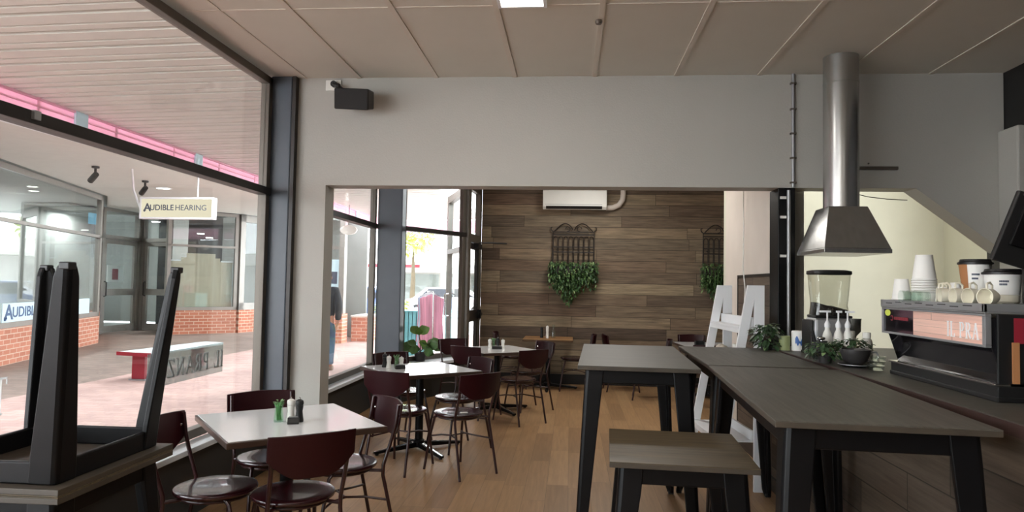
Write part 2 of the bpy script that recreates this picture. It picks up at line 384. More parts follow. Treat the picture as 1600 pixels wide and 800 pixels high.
# ------------------------------------------------------------------ room shell
GX = -2.41; D = 5.46; CZ = 3.17; YB = -2.6; FAR = 10.7; RX = 3.24
struct(MB().box(GX - 0.05, 4.2, YB, FAR + 0.1, -0.06, 0).obj('floor', 'floor'))
ceil = struct(MB().box(GX - 0.1, 4.2, YB, FAR + 0.1, CZ, CZ + 0.08).obj('ceiling', 'ceil'))
b = MB()
for k in range(-1, 9):
    x = -1.746 + 0.637 * k
    if x > GX + 0.1: b.box(x - 0.018, x + 0.018, YB, D, CZ - 0.006, CZ)
b.box(-2.2, -2.185, YB, D, CZ - 0.004, CZ)
for k in range(0, 6):
    y = 4.05 - 1.41 * k; b.box(GX, RX, y - 0.008, y + 0.008, CZ - 0.004, CZ)
b.obj('cover_strip', 'strip', ceil)
# the header wall with its openings: stub, beam, sloped corner
hz = 2.287
b = MB()
poly = [(-2.27, 0), (-2.005, 0), (-2.005, hz), (2.60, hz), (3.235, 1.81), (3.235, CZ), (-2.27, CZ)]
b.extr([(x, D, z) for x, z in poly], (0, 0.2, 0))
struct(b.obj('wall_front', 'wall'))
struct(MB().box(3.185, 3.24, 5.22, 5.455, 0, 2.72).obj('trim_1', 'wall', bevel=0.012))
struct(MB().box(3.24, 3.34, YB, 5.70, 0, CZ).obj('wall_right', 'black'))
struct(MB().box(GX, RX, YB - 0.1, YB, 0, CZ).obj('wall_rear', 'wall'))
struct(MB().box(-1.40, 3.2, FAR, FAR + 0.1, 0, CZ).obj('wall_back', 'farwall'))
struct(MB().box(-1.40, 3.2, FAR - 0.02, FAR, 0, 0.15).obj('baseboard_back', 'black'))
# side wall of the back room with a boarded dado, and the black steel post
struct(MB().box(1.66, 1.74, 5.72, 7.62, 0, CZ).obj('wall_side', 'plaster'))
dd = struct(MB().box(1.635, 1.66, 5.74, 6.95, 0, 1.61).obj('trim_2', 'cladding'))
b = MB(); b.box(1.63, 1.665, 5.74, 6.97, 1.61, 1.635); b.box(1.63, 1.665, 6.95, 6.97, 0, 1.61); b.obj('cap_rail', 'dark', dd)
struct(MB().box(1.585, 1.715, 5.47, 5.70, 0, hz).obj('trim_3', 'blackm', bevel=0.006))
struct(MB().box(1.66, 4.2, 7.62, 7.72, 0, CZ).obj('wall_kitchen', 'kitchen'))
struct(MB().box(3.9, 4.0, 5.66, 7.62, 0, CZ).obj('wall_kitchen_right', 'kitchen'))
struct(MB().box(1.745, 1.86, 5.72, 5.84, 0, CZ).obj('trim_4', 'wall'))
struct(MB().box(3.2, 3.3, 7.7, FAR + 0.1, 0, CZ).obj('wall_back_right', 'plaster'))
# slate columns on the glass line
struct(MB().box(GX - 0.055, -2.285, 5.395, 5.62, 0, CZ).obj('column', 'slate', bevel=0.01))
struct(MB().box(-2.285, -2.255, 5.40, 5.55, 0, CZ).obj('trim_5', 'dark'))
struct(MB().box(GX, -2.10, 8.42, 8.62, 0, CZ).obj('column', 'slate', bevel=0.01))
# low walls below the glass
dado = struct(MB().box(GX - 0.10, GX + 0.03, YB, 8.42, 0, 0.42).obj('wall_left', 'dado'))
b = MB(); b.box(GX - 0.03, GX + 0.10, YB, 5.39, 0.425, 0.46); b.box(GX - 0.03, GX + 0.10, 5.66, 8.42, 0.425, 0.46)
b.obj('ledge', 'ledge', dado, bevel=0.004)

def glazing(name, p0, p1, z0, z1, trans, bars=(), fw=0.06, posts=True, m='alu', pane='glass', tm='dark', th=0.06):
    """a glazed strip from p0 to p1 (plan), frame, transom bar and one pane each side of it"""
    p0, p1 = Vector(p0), Vector(p1); ln = (p1 - p0).length; a = math.atan2(p1.y - p0.y, p1.x - p0.x)
    r = sempty(name, (p0.x, p0.y, 0), a)
    b = MB()
    b.box(0, ln, -0.03, 0.04, z0, z0 + fw); b.box(0, ln, -0.03, 0.04, z1 - fw, z1)
    b.box(0, fw, -0.03, 0.04, z0, z1); b.box(ln - fw, ln, -0.03, 0.04, z0, z1)
    for t in bars: b.box(t - fw / 2, t + fw / 2, -0.03, 0.04, z0, z1)
    b.obj('frame', m, r, bevel=0.004)
    if trans:
        MB().box(0.01, ln - 0.01, -0.05, 0.05, trans - th / 2, trans + th / 2).obj('transom_bar', tm, r, bevel=0.004)
        q = [(z0 + fw, trans - th / 2), (trans + th / 2, z1 - fw)]
    else: q = [(z0 + fw, z1 - fw)]
    for za, zb in q:
        MB().box(fw, ln - fw, -0.004, 0.004, za, zb).obj('pane', pane, r)
    return r
w1 = glazing('window_1', (-2.475, YB), (-2.475, 5.39), 0.46, CZ - 0.02, 2.218, bars=(4.3,))
MB().box(5.48, 5.52, -0.065, -0.05, 2.208, 2.248).obj('clip', 'silver', w1)
w2 = glazing('window_2', (-2.45, 5.66), (-2.45, 8.41), 0.46, CZ - 0.02, 2.2)
w3 = glazing('window_3', (-2.16, 8.64), (-1.52, 9.70), 0.50, CZ - 0.02, 2.2)
b = MB(); b.box(0, 1.24, -0.04, 0.04, 0, 0.46); dz = struct(b.obj('wall_left_angled', 'dado', loc=(-2.16, 8.64, 0), rot=(0, 0, math.atan2(1.06, 0.64))))
MB().box(0.0, 1.22, -0.30, 0.03, 0.462, 0.497).obj('ledge', 'ledge', dz, bevel=0.004)
# entry door beside the boarded wall
d1 = sempty('door_1', (-1.50, 9.76, 0), math.atan2(0.9, 0.06))
b = MB(); b.box(-0.06, 0.10, -0.05, 0.07, 0, CZ); b.box(0.80, 0.93, -0.04, 0.04, 0, CZ); b.box(0.1, 0.8, -0.04, 0.04, 2.88, 3.0); b.box(0.1, 0.8, -0.04, 0.04, 2.12, 2.24)
b.obj('frame', 'alu', d1, bevel=0.004)
b = MB(); b.box(0.105, 0.175, -0.025, 0.025, 0.02, 2.11); b.box(0.725, 0.795, -0.025, 0.025, 0.02, 2.11); b.box(0.175, 0.725, -0.025, 0.025, 2.02, 2.11); b.box(0.175, 0.725, -0.025, 0.025, 0.02, 0.22); b.box(0.175, 0.725, -0.025, 0.025, 0.95, 1.12)
leafd = b.obj('door_leaf', 'dark', d1, bevel=0.003)
MB().box(0.175, 0.725, -0.004, 0.004, 1.12, 2.02).obj('pane', 'glass', leafd)
MB().box(0.175, 0.725, -0.004, 0.004, 0.22, 0.95).obj('pane', 'glass', leafd)
MB().box(0.175, 0.725, -0.004, 0.004, 2.24, 2.88).obj('pane', 'glass', d1)
b = MB(); b.box(0.42, 0.70, -0.10, -0.028, 2.03, 2.11); b.tube([(0.5, -0.09, 2.12), (0.62, -0.26, 2.13), (0.78, -0.46, 2.13)], 0.012); b.obj('door_closer', 'black', d1)
b = MB(); b.box(0.74, 0.79, -0.085, -0.028, 0.98, 1.12); b.box(0.66, 0.79, -0.10, -0.085, 1.03, 1.07); b.obj('door_lock', 'black', d1)
# thin wall rail right of the flue, cords
# ------------------------------------------------------------------ chairs
def make_chair(label):
    t = thing('cafe_chair', label, 'chair', group='maroon cafe chairs')
    b = MB(); b.lathe([(0.001, 0.452), (0.12, 0.452), (0.18, 0.448), (0.196, 0.455), (0.2, 0.464), (0.196, 0.473), (0.185, 0.476), (0.12, 0.470), (0.001, 0.466)], n=40)
    b.obj('seat', 'maroon', t, smooth=50)
    # back panel: arc in plan, deep in the middle, rounded lower edge
    n = 22; fr, bk = [], []
    R = 0.46; W = 0.205; cy = -0.285 + R
    rows = 8; grid = []
    for i in range(n + 1):
        x = -W + 2 * W * i / n; s = abs(x) / W
        zt = 0.812 - 0.006 * s
        zb = 0.607 + 0.085 * max(0, (s - 0.35) / 0.65) ** 1.6
        colm = []
        for j in range(rows + 1):
            z = zb + (zt - zb) * j / rows
            y = cy - math.sqrt(R * R - x * x) - 0.14 * (z - 0.60)
            colm.append((x, y, z))
        grid.append(colm)
    b = MB()
    th = 0.012
    A = [[b.bm.verts.new(p) for p in c] for c in grid]; B = [[b.bm.verts.new((p[0], p[1] - th, p[2])) for p in c] for c in grid]
    for i in range(n):
        for j in range(rows):
            b.bm.faces.new((A[i][j], A[i + 1][j], A[i + 1][j + 1], A[i][j + 1])); b.bm.faces.new((B[i][j], B[i][j + 1], B[i + 1][j + 1], B[i + 1][j]))
        b.bm.faces.new((A[i][0], B[i][0], B[i + 1][0], A[i + 1][0])); b.bm.faces.new((A[i][rows], A[i + 1][rows], B[i + 1][rows], B[i][rows]))
    for i in (0, n):
        for j in range(rows): b.bm.faces.new((A[i][j], A[i][j + 1], B[i][j + 1], B[i][j]))
    back = b.obj('backrest', 'maroonb', t, smooth=50, bevel=0.003)
    for sx in (-1, 1):
        b = MB(); b.ball((sx * 0.175, -0.270, 0.735), (0.009, 0.007, 0.009)); b.obj('screw', 'chrome', back)
        b = MB(); b.tube([(sx * 0.185, -0.27, 0.0), (sx * 0.178, -0.215, 0.25), (sx * 0.172, -0.178, 0.415), (sx * 0.172, -0.180, 0.47), (sx * 0.176, -0.228, 0.62), (sx * 0.18, -0.248, 0.70), (sx * 0.18, -0.262, 0.80)], 0.0105, n=10)
        b.obj('leg', 'tubem', t, smooth=60)
        b = MB(); b.tube([(sx * 0.185, 0.2, 0.0), (sx * 0.165, 0.165, 0.25), (sx * 0.145, 0.125, 0.425), (sx * 0.135, 0.10, 0.445)], 0.0105, n=10)
        b.obj('leg', 'tubem', t, smooth=60)
    b = MB(); b.tube([(0.165 * math.cos(a), 0.165 * math.sin(a), 0.438) for a in [2 * PI * i / 28 for i in range(28)]], 0.009, n=8, closed=True)
    for sx in (-1, 1): b.tube([(sx * 0.172, -0.178, 0.438), (sx * 0.12, -0.11, 0.438)], 0.009)
    b.obj('seat_frame', 'tubem', t, smooth=60)
    b = MB()
    for sx in (-1, 1):
        b.tube([(sx * 0.178, -0.215, 0.27), (sx * 0.10, -0.10, 0.285), (sx * 0.07, 0.0, 0.29), (sx * 0.10, 0.09, 0.285), (sx * 0.166, 0.166, 0.27)], 0.007, n=8)
    b.tube([(-0.07, 0.0, 0.29), (0.07, 0.0, 0.29)], 0.006, n=8)
    b.obj('stretcher', 'tubem', t, smooth=60)
    return t
CH = [  # seat x, y, facing x, y, label
    (-1.339, 3.33, -0.629, 0.777, 'maroon chair with its back to us at the nearest white table, whole seat visible'),
    (-1.75, 3.36, 1.0, 0.08, 'maroon chair left of the nearest white table, just behind the stacked black tables'),
    (-1.735, 3.975, 0.629, -0.777, 'maroon chair behind the nearest white table, in front of the near slate column'),
    (-1.292, 3.909, -0.777, -0.63, 'maroon chair right of the nearest white table, its curved back seen from inside'),
    (-1.36, 5.62, 0.28, 0.96, 'maroon chair with its back to us at the left of the second white table'),
    (-0.89, 5.58, -0.73, 0.68, 'maroon chair with back to us at the second white table, white tag on seat'),
    (-1.58, 6.60, 0.72, -0.69, 'maroon chair on the window side of the second white table, below the potted fig'),
    (-1.03, 6.33, -0.72, -0.69, 'maroon chair at the far right of the second white table, facing the camera'),
    (-1.32, 8.47, 0.588, -0.809, 'maroon chair at the far window side of the third white table, nearest the entry door'),
    (-1.04, 7.92, 0.45, 0.89, 'maroon chair with its back to us at the left of the third white table'),
    (-0.57, 7.68, -0.68, 0.73, 'maroon chair with its back to us at the right of the third white table'),
    (-0.52, 8.42, -0.8, -0.6, 'maroon chair at the far right of the third white table, half hidden by another'),
    (-0.82, 10.2, 1.0, 0.0, 'maroon chair seen edge on at the left end of the bare timber table'),
    (0.06, 10.1, -1.0, 0.0, 'maroon chair seen edge on at the right end of the bare timber table'),
    (0.78, 10.2, 1.0, 0.1, 'maroon chair seen edge on beyond the middle high table, facing right'),
    (0.95, 10.2, -1.0, 0.1, 'maroon chair seen edge on behind the right end of the middle high table'),
    (1.80, 10.25, 0.0, -1.0, 'maroon chair behind the far right white table, its back to the boarded wall'),
    (1.72, 8.92, 0.05, 1.0, 'maroon chair on the near side of the white table beyond the ladder shelf'),
]
CH[15] = (1.05, 9.5, -1.0, 0.1, CH[15][4])
c0 = None
for i, (x, y, fx, fy, lab) in enumerate(CH):
    rz = math.atan2(fy, fx) - PI / 2
    if c0 is None: c0 = make_chair(lab); c0.location = (x, y, 0); c0.rotation_euler = (0, 0, rz)
    else: dup(c0, (x, y, 0), rz, lab)
t = tag(MB().box(-0.03, 0.03, -0.015, 0.015, 0, 0.002).obj('paper_tag', 'paper', loc=(-0.84, 5.54, 0.4715), rot=(0, 0, 0.5)), 'small white paper tag lying on a maroon seat at the second white table', 'tag')

# ------------------------------------------------------------------ white pedestal tables
def make_table(label, top='laminate', size=0.82, name='cafe_table'):
    t = thing(name, label, 'table')
    h = size / 2; H = 0.73
    if top == 'laminate':
        MB().box(-h, h, -h, h, H - 0.034, H - 0.003).obj('table_edge', 'edging', t, bevel=0.004)
        MB().box(-h + 0.012, h - 0.012, -h + 0.012, h - 0.012, H - 0.004, H).obj('table_top', 'laminate', t, bevel=0.001)
    else: MB().box(-h, h, -h, h, H - 0.03, H).obj('table_top', top, t, bevel=0.003)
    b = MB(); b.lathe([(0.036, 0.05), (0.036, H - 0.06)], n=20); b.lathe([(0.05, 0.03), (0.055, 0.045), (0.05, 0.09), (0.037, 0.10)], n=20); b.obj('column', 'blackm', t, smooth=40)
    b = MB(); b.box(-0.2, 0.2, -0.03, 0.03, H - 0.056, H - 0.034); b.box(-0.03, 0.03, -0.2, 0.2, H - 0.056, H - 0.034); b.obj('top_bracket', 'blackm', t)
    for k in range(4):
        a = k * PI / 2; M = Matrix.Rotation(a, 4, 'Z')
        b = MB(); b.loft([[M @ Vector(p) for p in ((0.03, -0.032, 0.075), (0.03, 0.032, 0.075), (0.03, 0.032, 0.03), (0.03, -0.032, 0.03))],
                          [M @ Vector(p) for p in ((0.43, -0.02, 0.032), (0.43, 0.02, 0.032), (0.43, 0.02, 0.012), (0.43, -0.02, 0.012))]])
        ft = b.obj('foot', 'blackm', t, bevel=0.004)
        b = MB(); b.loft([[M @ Vector(p) for p in ((0.05, -0.012, 0.0745), (0.05, 0.012, 0.0745), (0.05, 0.012, 0.073), (0.05, -0.012, 0.073))],
                          [M @ Vector(p) for p in ((0.43, -0.008, 0.0345), (0.43, 0.008, 0.0345), (0.43, 0.008, 0.032), (0.43, -0.008, 0.032))]]); b.obj('foot_trim', 'chrome', ft)
        b = MB(); b.lathe([(0.016, 0.0), (0.016, 0.013)], c=M @ Vector((0.405, 0, 0)), n=12); b.obj('glide', 'black', ft)
    return t
tb = make_table('white square cafe table nearest the camera, by the slate column'); tb.location = (-1.55, 3.75, 0); tb.rotation_euler = (0, 0, math.radians(39)); tb['group'] = 'white pedestal tables'
dup(tb, (-1.35, 6.22, 0), math.radians(40), 'second white cafe table from the camera, between the nearest one and the third', 'white pedestal tables')
dup(tb, (-0.87, 8.30, 0), math.radians(36), 'third white cafe table from the camera, in front of the bare timber table', 'white pedestal tables')
dup(tb, (1.90, 9.75, 0), math.radians(4), 'white cafe table at the right by the boarded wall, mostly hidden behind the high tables', 'white pedestal tables')
tt = make_table('bare timber topped cafe table against the boarded wall, under the air conditioner', 'timber', 0.72, 'timber_table'); tt.location = (-0.32, 10.22, 0)

# ------------------------------------------------------------------ dark steel legged tables
def steel_table(name, label, w, d, H, lw=0.10, fw=0.055, splay=0.05, top='darktop2'):
    """slab on an inset sheet-steel frame with four tapering folded legs; origin on the floor at the middle"""
    t = thing(name, label, 'table')
    hw, hd_ = w / 2, d / 2
    MB().box(-hw, hw, -hd_, hd_, H - 0.004, H).obj('table_top', top, t, bevel=0.0015)
    MB().box(-hw, hw, -hd_, hd_, H - 0.024, H - 0.0042).obj('top_edge', 'darkedge', t, bevel=0.002)
    ins = 0.045; ax, ay = hw - ins, hd_ - ins; z1 = H - 0.0245; z0 = z1 - 0.075
    b = MB()
    for s in (-1, 1):
        b.box(-ax, ax, min(s * ay, s * (ay - 0.02)), max(s * ay, s * (ay - 0.02)), z0, z1)
        b.box(min(s * ax, s * (ax - 0.02)), max(s * ax, s * (ax - 0.02)), -ay + 0.02, ay - 0.02, z0, z1)
    b.obj('frame', 'blackm', t, bevel=0.006)
    for sx in (-1, 1):
        for sy in (-1, 1):
            def prof(cx, cy, k, th=0.022, r=0.02):
                # folded angle with a rounded outer corner, arms pointing inwards
                p = [(0, r), (r * 0.3, r * 0.3), (r, 0), (k, 0), (k, th), (th * 1.3, th * 1.3), (th, k), (0, k)]
                return [(cx - sx * x, cy - sy * y) for x, y in p]
            b = MB(); ex, ey = sx * (ax + 0.004), sy * (ay + 0.004)
            b.loft([[(x, y, z1 - 0.002) for x, y in prof(ex, ey, lw)], [(x, y, z1 - 0.10) for x, y in prof(ex + sx * 0.006, ey + sy * 0.006, lw * 0.98)],
                    [(x, y, 0.05) for x, y in prof(ex + sx * splay, ey + sy * splay, fw)], [(x, y, 0.012) for x, y in prof(ex + sx * splay, ey + sy * splay, fw * 0.75)]])
            lg = b.obj('leg', 'blackm', t, bevel=0.004)
            b = MB(); c = (ex + sx * (splay - 0.018), ey + sy * (splay - 0.018)); b.box(c[0] - 0.019, c[0] + 0.019, c[1] - 0.019, c[1] + 0.019, 0, 0.026); b.obj('foot_cap', 'black', lg, bevel=0.004)
    return t
ta = steel_table('high_table', 'big dark high table at the right front, along the counter', 0.69, 1.60, 1.07); ta.location = (1.07, 3.145, 0); ta.rotation_euler = (0, 0, math.radians(-3.4)); ta['group'] = 'dark topped high tables'
t2 = steel_table('high_table', 'dark high table in the middle of the room, standing clear of the counter', 0.655, 1.43, 1.07, top='darktop'); t2.location = (0.40, 4.50, 0); t2.rotation_euler = (0, 0, math.radians(-2.4)); t2['group'] = 'dark topped high tables'
t3 = steel_table('high_table', 'dark high table behind the right front one, holding the grinder end plants', 0.65, 1.24, 1.07); t3.location = (1.115, 4.612, 0); t3.rotation_euler = (0, 0, math.radians(-1.0)); t3['group'] = 'dark topped high tables'
t3['label'] = 'dark high table between the big front high table and the white ladder shelf'
ts = steel_table('low_table', 'low brown topped table with black steel legs, in front at the middle', 0.605, 0.68, 0.775, top='browntop'); ts.location = (0.49, 3.25, 0); ts.rotation_euler = (0, 0, math.radians(-3.0)); ts['group'] = 'low black legged tables'
PX, PY = -1.975, 2.50
p1 = dup(ts, (PX, PY, 0), math.radians(1), 'low black legged table at the window, right way up, under the upturned one', 'low black legged tables')
p2 = dup(ts, (PX, PY, 1.551), (PI, 0, math.radians(1)), 'upturned low table lying on another table with its black legs in the air', 'low black legged tables')

# ------------------------------------------------------------------ counter
ct = thing('bar_counter', 'long dark topped service counter with board cladding, on the right', 'counter', (0, 0, 0))
MB().box(1.47, 2.42, -0.5, 5.45, 1.035, 1.075).obj('counter_top', 'darktop', ct, bevel=0.003)
MB().box(1.462, 1.47, -0.5, 5.45, 1.03, 1.0735).obj('front_edge', mat('reddish_edge', (56, 38, 34), 0.5, amt=0.1), ct)
MB().box(1.53, 2.38, -0.45, 5.43, 0.0, 1.035).obj('carcass', 'cladding', ct)
MB().box(1.515, 1.53, -0.45, 5.43, 0.0, 0.10).obj('kickboard', 'black', ct)
# ------------------------------------------------------------------ espresso machine (origin at its front foot line)
em = thing('espresso_machine', 'large black and silver espresso machine on the counter, its back towards us', 'coffee machine', (1.67, 3.33, 1.075))
hl = 0.455
b = MB(); b.box(0.0, 0.56, -hl, hl, 0.015, 0.062); b.box(-0.004, 0.56, -hl - 0.004, hl + 0.004, 0.0, 0.02); b.obj('base', 'black', em, bevel=0.004)
MB().box(-0.012, 0.05, -hl, hl, 0.0625, 0.071).obj('base_trim', 'chrome', em, bevel=0.002)
b = MB(); b.extr([(0.03, -hl + 0.01, 0.071), (0.52, -hl + 0.01, 0.071), (0.52, -hl + 0.01, 0.33), (-0.02, -hl + 0.01, 0.33), (-0.02, -hl + 0.01, 0.22)], (0, 2 * hl - 0.02, 0)); b.obj('body', 'mirror', em, bevel=0.003)
b = MB(); b.box(-0.045, -0.021, -hl, hl, 0.212, 0.222); b.box(-0.045, -0.021, -hl, hl, 0.335, 0.345); b.box(-0.045, -0.021, -hl, -hl + 0.022, 0.222, 0.335); b.box(-0.045, -0.021, hl - 0.012, hl, 0.222, 0.335); b.obj('panel_frame', 'silver', em, bevel=0.002)
MB().box(-0.037, -0.022, 0.135, hl - 0.012, 0.222, 0.335).obj('dark_panel', 'mirror', em)
pp = MB().box(-0.039, -0.022, -hl + 0.022, 0.132, 0.222, 0.335).obj('reflection_panel', 'peach', em); pp['label'] = 'peach panel standing in for a window reflection, with large white capital letters'  # window reflection put into the colour: peach rows under white letters
MX = Matrix(((0, 0, -1, 0), (-1, 0, 0, 0), (0, 1, 0, 0), (0, 0, 0, 1)))      # text facing -X, reading towards -Y
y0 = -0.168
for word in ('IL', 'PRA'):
    so, w_ = serif_obj('lettering', word, 0.066, 'white', Matrix.Identity(4), pp, 0.0012, 0.9); so.data.transform(Matrix.Translation((-0.0405, y0, 0.238)) @ MX); y0 -= w_ + 0.035  # letters of the window reflection, put in as white lettering
b = MB(); b.tube([(-0.038, 0.355 + 0.012 * math.cos(a), 0.292 + 0.012 * math.sin(a)) for a in [0.5 + 5.2 * i / 16 for i in range(17)]], 0.0022, n=6)
for k in range(9): b.box(-0.0395, -0.037, 0.325 - 0.016 * k - 0.011, 0.325 - 0.016 * k, 0.285, 0.300)
bl = b.obj('badge', 'red', em); bl['label'] = 'small red maker badge'
b = MB(); b.lathe([(0.03, 0), (0.03, 0.001)], M=Matrix.Rotation(-PI / 2, 4, 'Y') @ Matrix.Diagonal((0.55, 1, 1, 1)), c=(-0.0375, 0.40, 0.318)); b.obj('sticker', 'yellow', em)
b = MB(); b.box(-0.05, 0.56, -hl, hl, 0.346, 0.352)
b.box(-0.05, -0.035, -hl, hl, 0.352, 0.385); b.box(0.545, 0.56, -hl, hl, 0.352, 0.40); b.box(-0.05, 0.56, -hl, -hl + 0.015, 0.352, 0.385); b.box(-0.05, 0.56, hl - 0.015, hl, 0.352, 0.385); b.box(-0.03, 0.54, -hl + 0.02, hl - 0.02, 0.352, 0.372)
tray = b.obj('cup_tray', 'silver', em, bevel=0.003)
b = MB()
for k in range(8):
    y = 0.36 - 0.1 * k; b.box(-0.051, -0.0495, y - 0.035, y + 0.03, 0.366 + 0.006 * (k % 2), 0.370 + 0.006 * (k % 2))
b.obj('slot', 'black', tray)
MB().box(0.0, 0.55, -hl - 0.002, -hl + 0.009, 0.071, 0.345).obj('side_panel', 'black', em, bevel=0.004)
MB().box(0.06, 0.30, -hl - 0.004, -hl - 0.002, 0.23, 0.33).obj('side_reflection', 'red', em)  # red reflection on the black side, put in as a red plate
MB().box(0.05, 0.075, -hl - 0.012, -hl - 0.0045, 0.075, 0.235).obj('side_strap', 'kraft', em)

TOP = 1.075 + 0.373
def paper_cup(name, x, y, z, r, h, label, group=None, m='paper', inverted=True, extra=0):
    t = thing(name, label, 'cup', (x, y, z), 0, group)
    r2 = r * 0.72
    b = MB()
    if inverted: pr = [(r, 0), (r * 1.05, 0.002), (r * 1.05, 0.007), (r, 0.009), (r2, h), (r2 - 0.003, h), (r2 - 0.004, h - 0.006), (0.001, h - 0.006)]
    else: pr = [(0.001, 0.0), (r2, 0), (r, h - 0.006), (r * 1.05, h - 0.004), (r * 1.05, h), (r * 0.95, h), (0.001, h - 0.008)]
    b.lathe(pr, n=32); b.obj('cup_body', m, t, smooth=40)
    return t
# stack of upturned paper cups: the rims show below the topmost one
st = thing('paper_cup_stack', 'tall stack of upturned white paper cups in the middle of the machine top', 'cup stack', (1.73, 3.56, TOP), 0)
b = MB(); z = 0.0
b.lathe([(0.054, 0), (0.054, 0.05), (0.0535, 0.05)], n=32); b.obj('lower_cups', 'paper', st, smooth=40)
for k in range(5):
    b = MB(); z0 = 0.05 + 0.012 * k; b.lathe([(0.0525, z0), (0.056, z0 + 0.002), (0.056, z0 + 0.008), (0.0525, z0 + 0.011)], n=32); b.obj('rim', 'paper', st, smooth=40)
b = MB(); b.lathe([(0.0525, 0.11), (0.056, 0.112), (0.056, 0.117), (0.053, 0.119), (0.037, 0.236), (0.034, 0.236), (0.033, 0.230), (0.001, 0.230)], n=32); b.obj('top_cup', 'paper', st, smooth=40)
paper_cup('paper_cup', 1.655, 3.63, TOP + 0.0125, 0.043, 0.105, 'upturned white paper cup left of the tall cup stack, at the machine edge')
paper_cup('paper_cup', 1.79, 3.50, TOP, 0.036, 0.08, 'small upturned white paper cup just right of the tall cup stack')
paper_cup('paper_cup', 1.78, 3.37, TOP, 0.034, 0.10, 'white paper cup between the small upturned cup and the brown takeaway cup')
def lid_cup(name, x, y, z, r, h, label, kraft):
    t = thing(name, label, 'cup', (x, y, z), 0)
    b = MB(); r2 = r * (0.76 if kraft else 0.84)
    b.lathe([(0.001, 0), (r2, 0), (r, h), (0.001, h)], n=36)
    bod = b.obj('cup_body', 'paper', t, smooth=40)
    if kraft:
        n = 36; rg = []
        b = MB()
        A0, A1 = PI * 0.75, PI * 1.18
        for i in range(13):
            a = A0 + (A1 - A0) * i / 12
            rg.append([((r2 + (r - r2) * q + 0.0012) * math.cos(a), (r2 + (r - r2) * q + 0.0012) * math.sin(a), 0.002 + (h - 0.004) * q) for q in (0, 1)])
        b.loft(rg, close=False, cap=False); kp = b.obj('kraft_side', 'kraft', bod, smooth=40); kp['label'] = 'brown kraft side of the cup'
    b = MB(); b.lathe([(r * 1.0, h - 0.006), (r * 1.1, h - 0.004), (r * 1.1, h + 0.004), (r * 0.98, h + 0.008), (r * 0.93, h + 0.018), (r * 0.8, h + 0.018), (r * 0.78, h + 0.012), (0.001, h + 0.012)], n=36); b.obj('lid', 'black', t, smooth=40)
    b = MB()
    for j, zz in enumerate((0.62, 0.48)):
        for k in range(6 - j):
            a = PI * 1.28 + 0.085 * k; q = zz; rr = r2 + (r - r2) * q + 0.0008
            M = Matrix.Translation((rr * math.cos(a), rr * math.sin(a), h * q)) @ Matrix.Rotation(a + PI / 2, 4, 'Z'); b.box(-0.0025, 0.0025, -0.0005, 0.0005, -0.004, 0.004, M)
    b.obj('print', 'greyink', bod)
    return t
lid_cup('takeaway_cup', 1.775, 3.21, TOP + 0.055, 0.062, 0.128, 'brown and white takeaway cup with black lid on the machine', True)
lid_cup('takeaway_bowl', 1.82, 3.09, TOP + 0.048, 0.070, 0.090, 'wide white takeaway tub with black lid, right of the brown cup', False)
# glass jars lying / small stacks carrying the two takeaway cups
gl = thing('glass_dish', 'low clear glass dish under the brown takeaway cup', 'dish', (1.775, 3.21, TOP)); b = MB(); b.lathe([(0.001, 0), (0.04, 0), (0.055, 0.02), (0.055, 0.054), (0.001, 0.0545)], n=28); b.obj('dish_body', 'cream', gl, smooth=40)
gl = thing('glass_dish', 'low cream dish under the wide takeaway tub', 'dish', (1.82, 3.09, TOP)); b = MB(); b.lathe([(0.001, 0), (0.042, 0), (0.06, 0.02), (0.06, 0.047), (0.001, 0.0475)], n=28); b.obj('dish_body', 'cream', gl, smooth=40)
def mug(name, x, y, z, rot, label, r=0.036, h=0.058, m='cream', group=None):
    t = thing(name, label, 'cup', (x, y, z), 0, group); M = Euler(rot).to_matrix().to_4x4()
    b = MB(); b.lathe([(0.001, 0.0), (r * 0.6, 0.0), (r * 0.92, h * 0.4), (r, h), (r * 0.92, h), (r * 0.84, h * 0.4), (r * 0.5, 0.006), (0.001, 0.006)], n=28, M=M); b.obj('cup_body', m, t, smooth=50)
    b = MB(); b.tube([M @ Vector(p) for p in ((r * 0.93, 0, h * 0.8), (r * 1.5, 0, h * 0.78), (r * 1.62, 0, h * 0.5), (r * 1.3, 0, h * 0.28), (r * 0.8, 0, h * 0.3))], 0.0045, n=8); b.obj('handle', m, t, smooth=60)
    return t
mg = 'espresso cups and glasses along the machine edge'
for i, (y, lab) in enumerate(((3.60, 'clear glass lying on its side at the far left of the machine tray'), (3.53, 'clear glass lying on its side below the tall cup stack'), (3.46, 'clear glass lying on its side below the small upturned cup'), (3.39, 'clear glass lying on its side, rightmost of the glass row'))):
    t = thing('glass_tumbler', lab, 'glass', (1.665 if i else 1.70, y, TOP + 0.031), 0, mg); b = MB(); M = Matrix.Rotation(-PI / 2, 4, 'Y')
    b.lathe([(0.001, 0), (0.026, 0), (0.030, 0.06), (0.027, 0.06), (0.023, 0.006), (0.001, 0.006)], n=24, M=M); b.obj('tumbler_body', 'clear', t, smooth=40)
for i, (y, x, lab) in enumerate(((3.30, 1.70, 'pale espresso cup on its side below the white paper cup'), (3.225, 1.675, 'pale espresso cup on its side below the brown takeaway cup'), (3.14, 1.68, 'pale espresso cup on its side below the wide takeaway tub'), (3.05, 1.685, 'pale espresso cup on its side next to the monitor foot'), (2.955, 1.69, 'pale espresso cup on its side at the right end of the machine'))):
    mug('espresso_cup', x + 0.02, y, TOP + 0.038, (0, -PI / 2, 0.2 * (i - 2)), lab, group=mg)
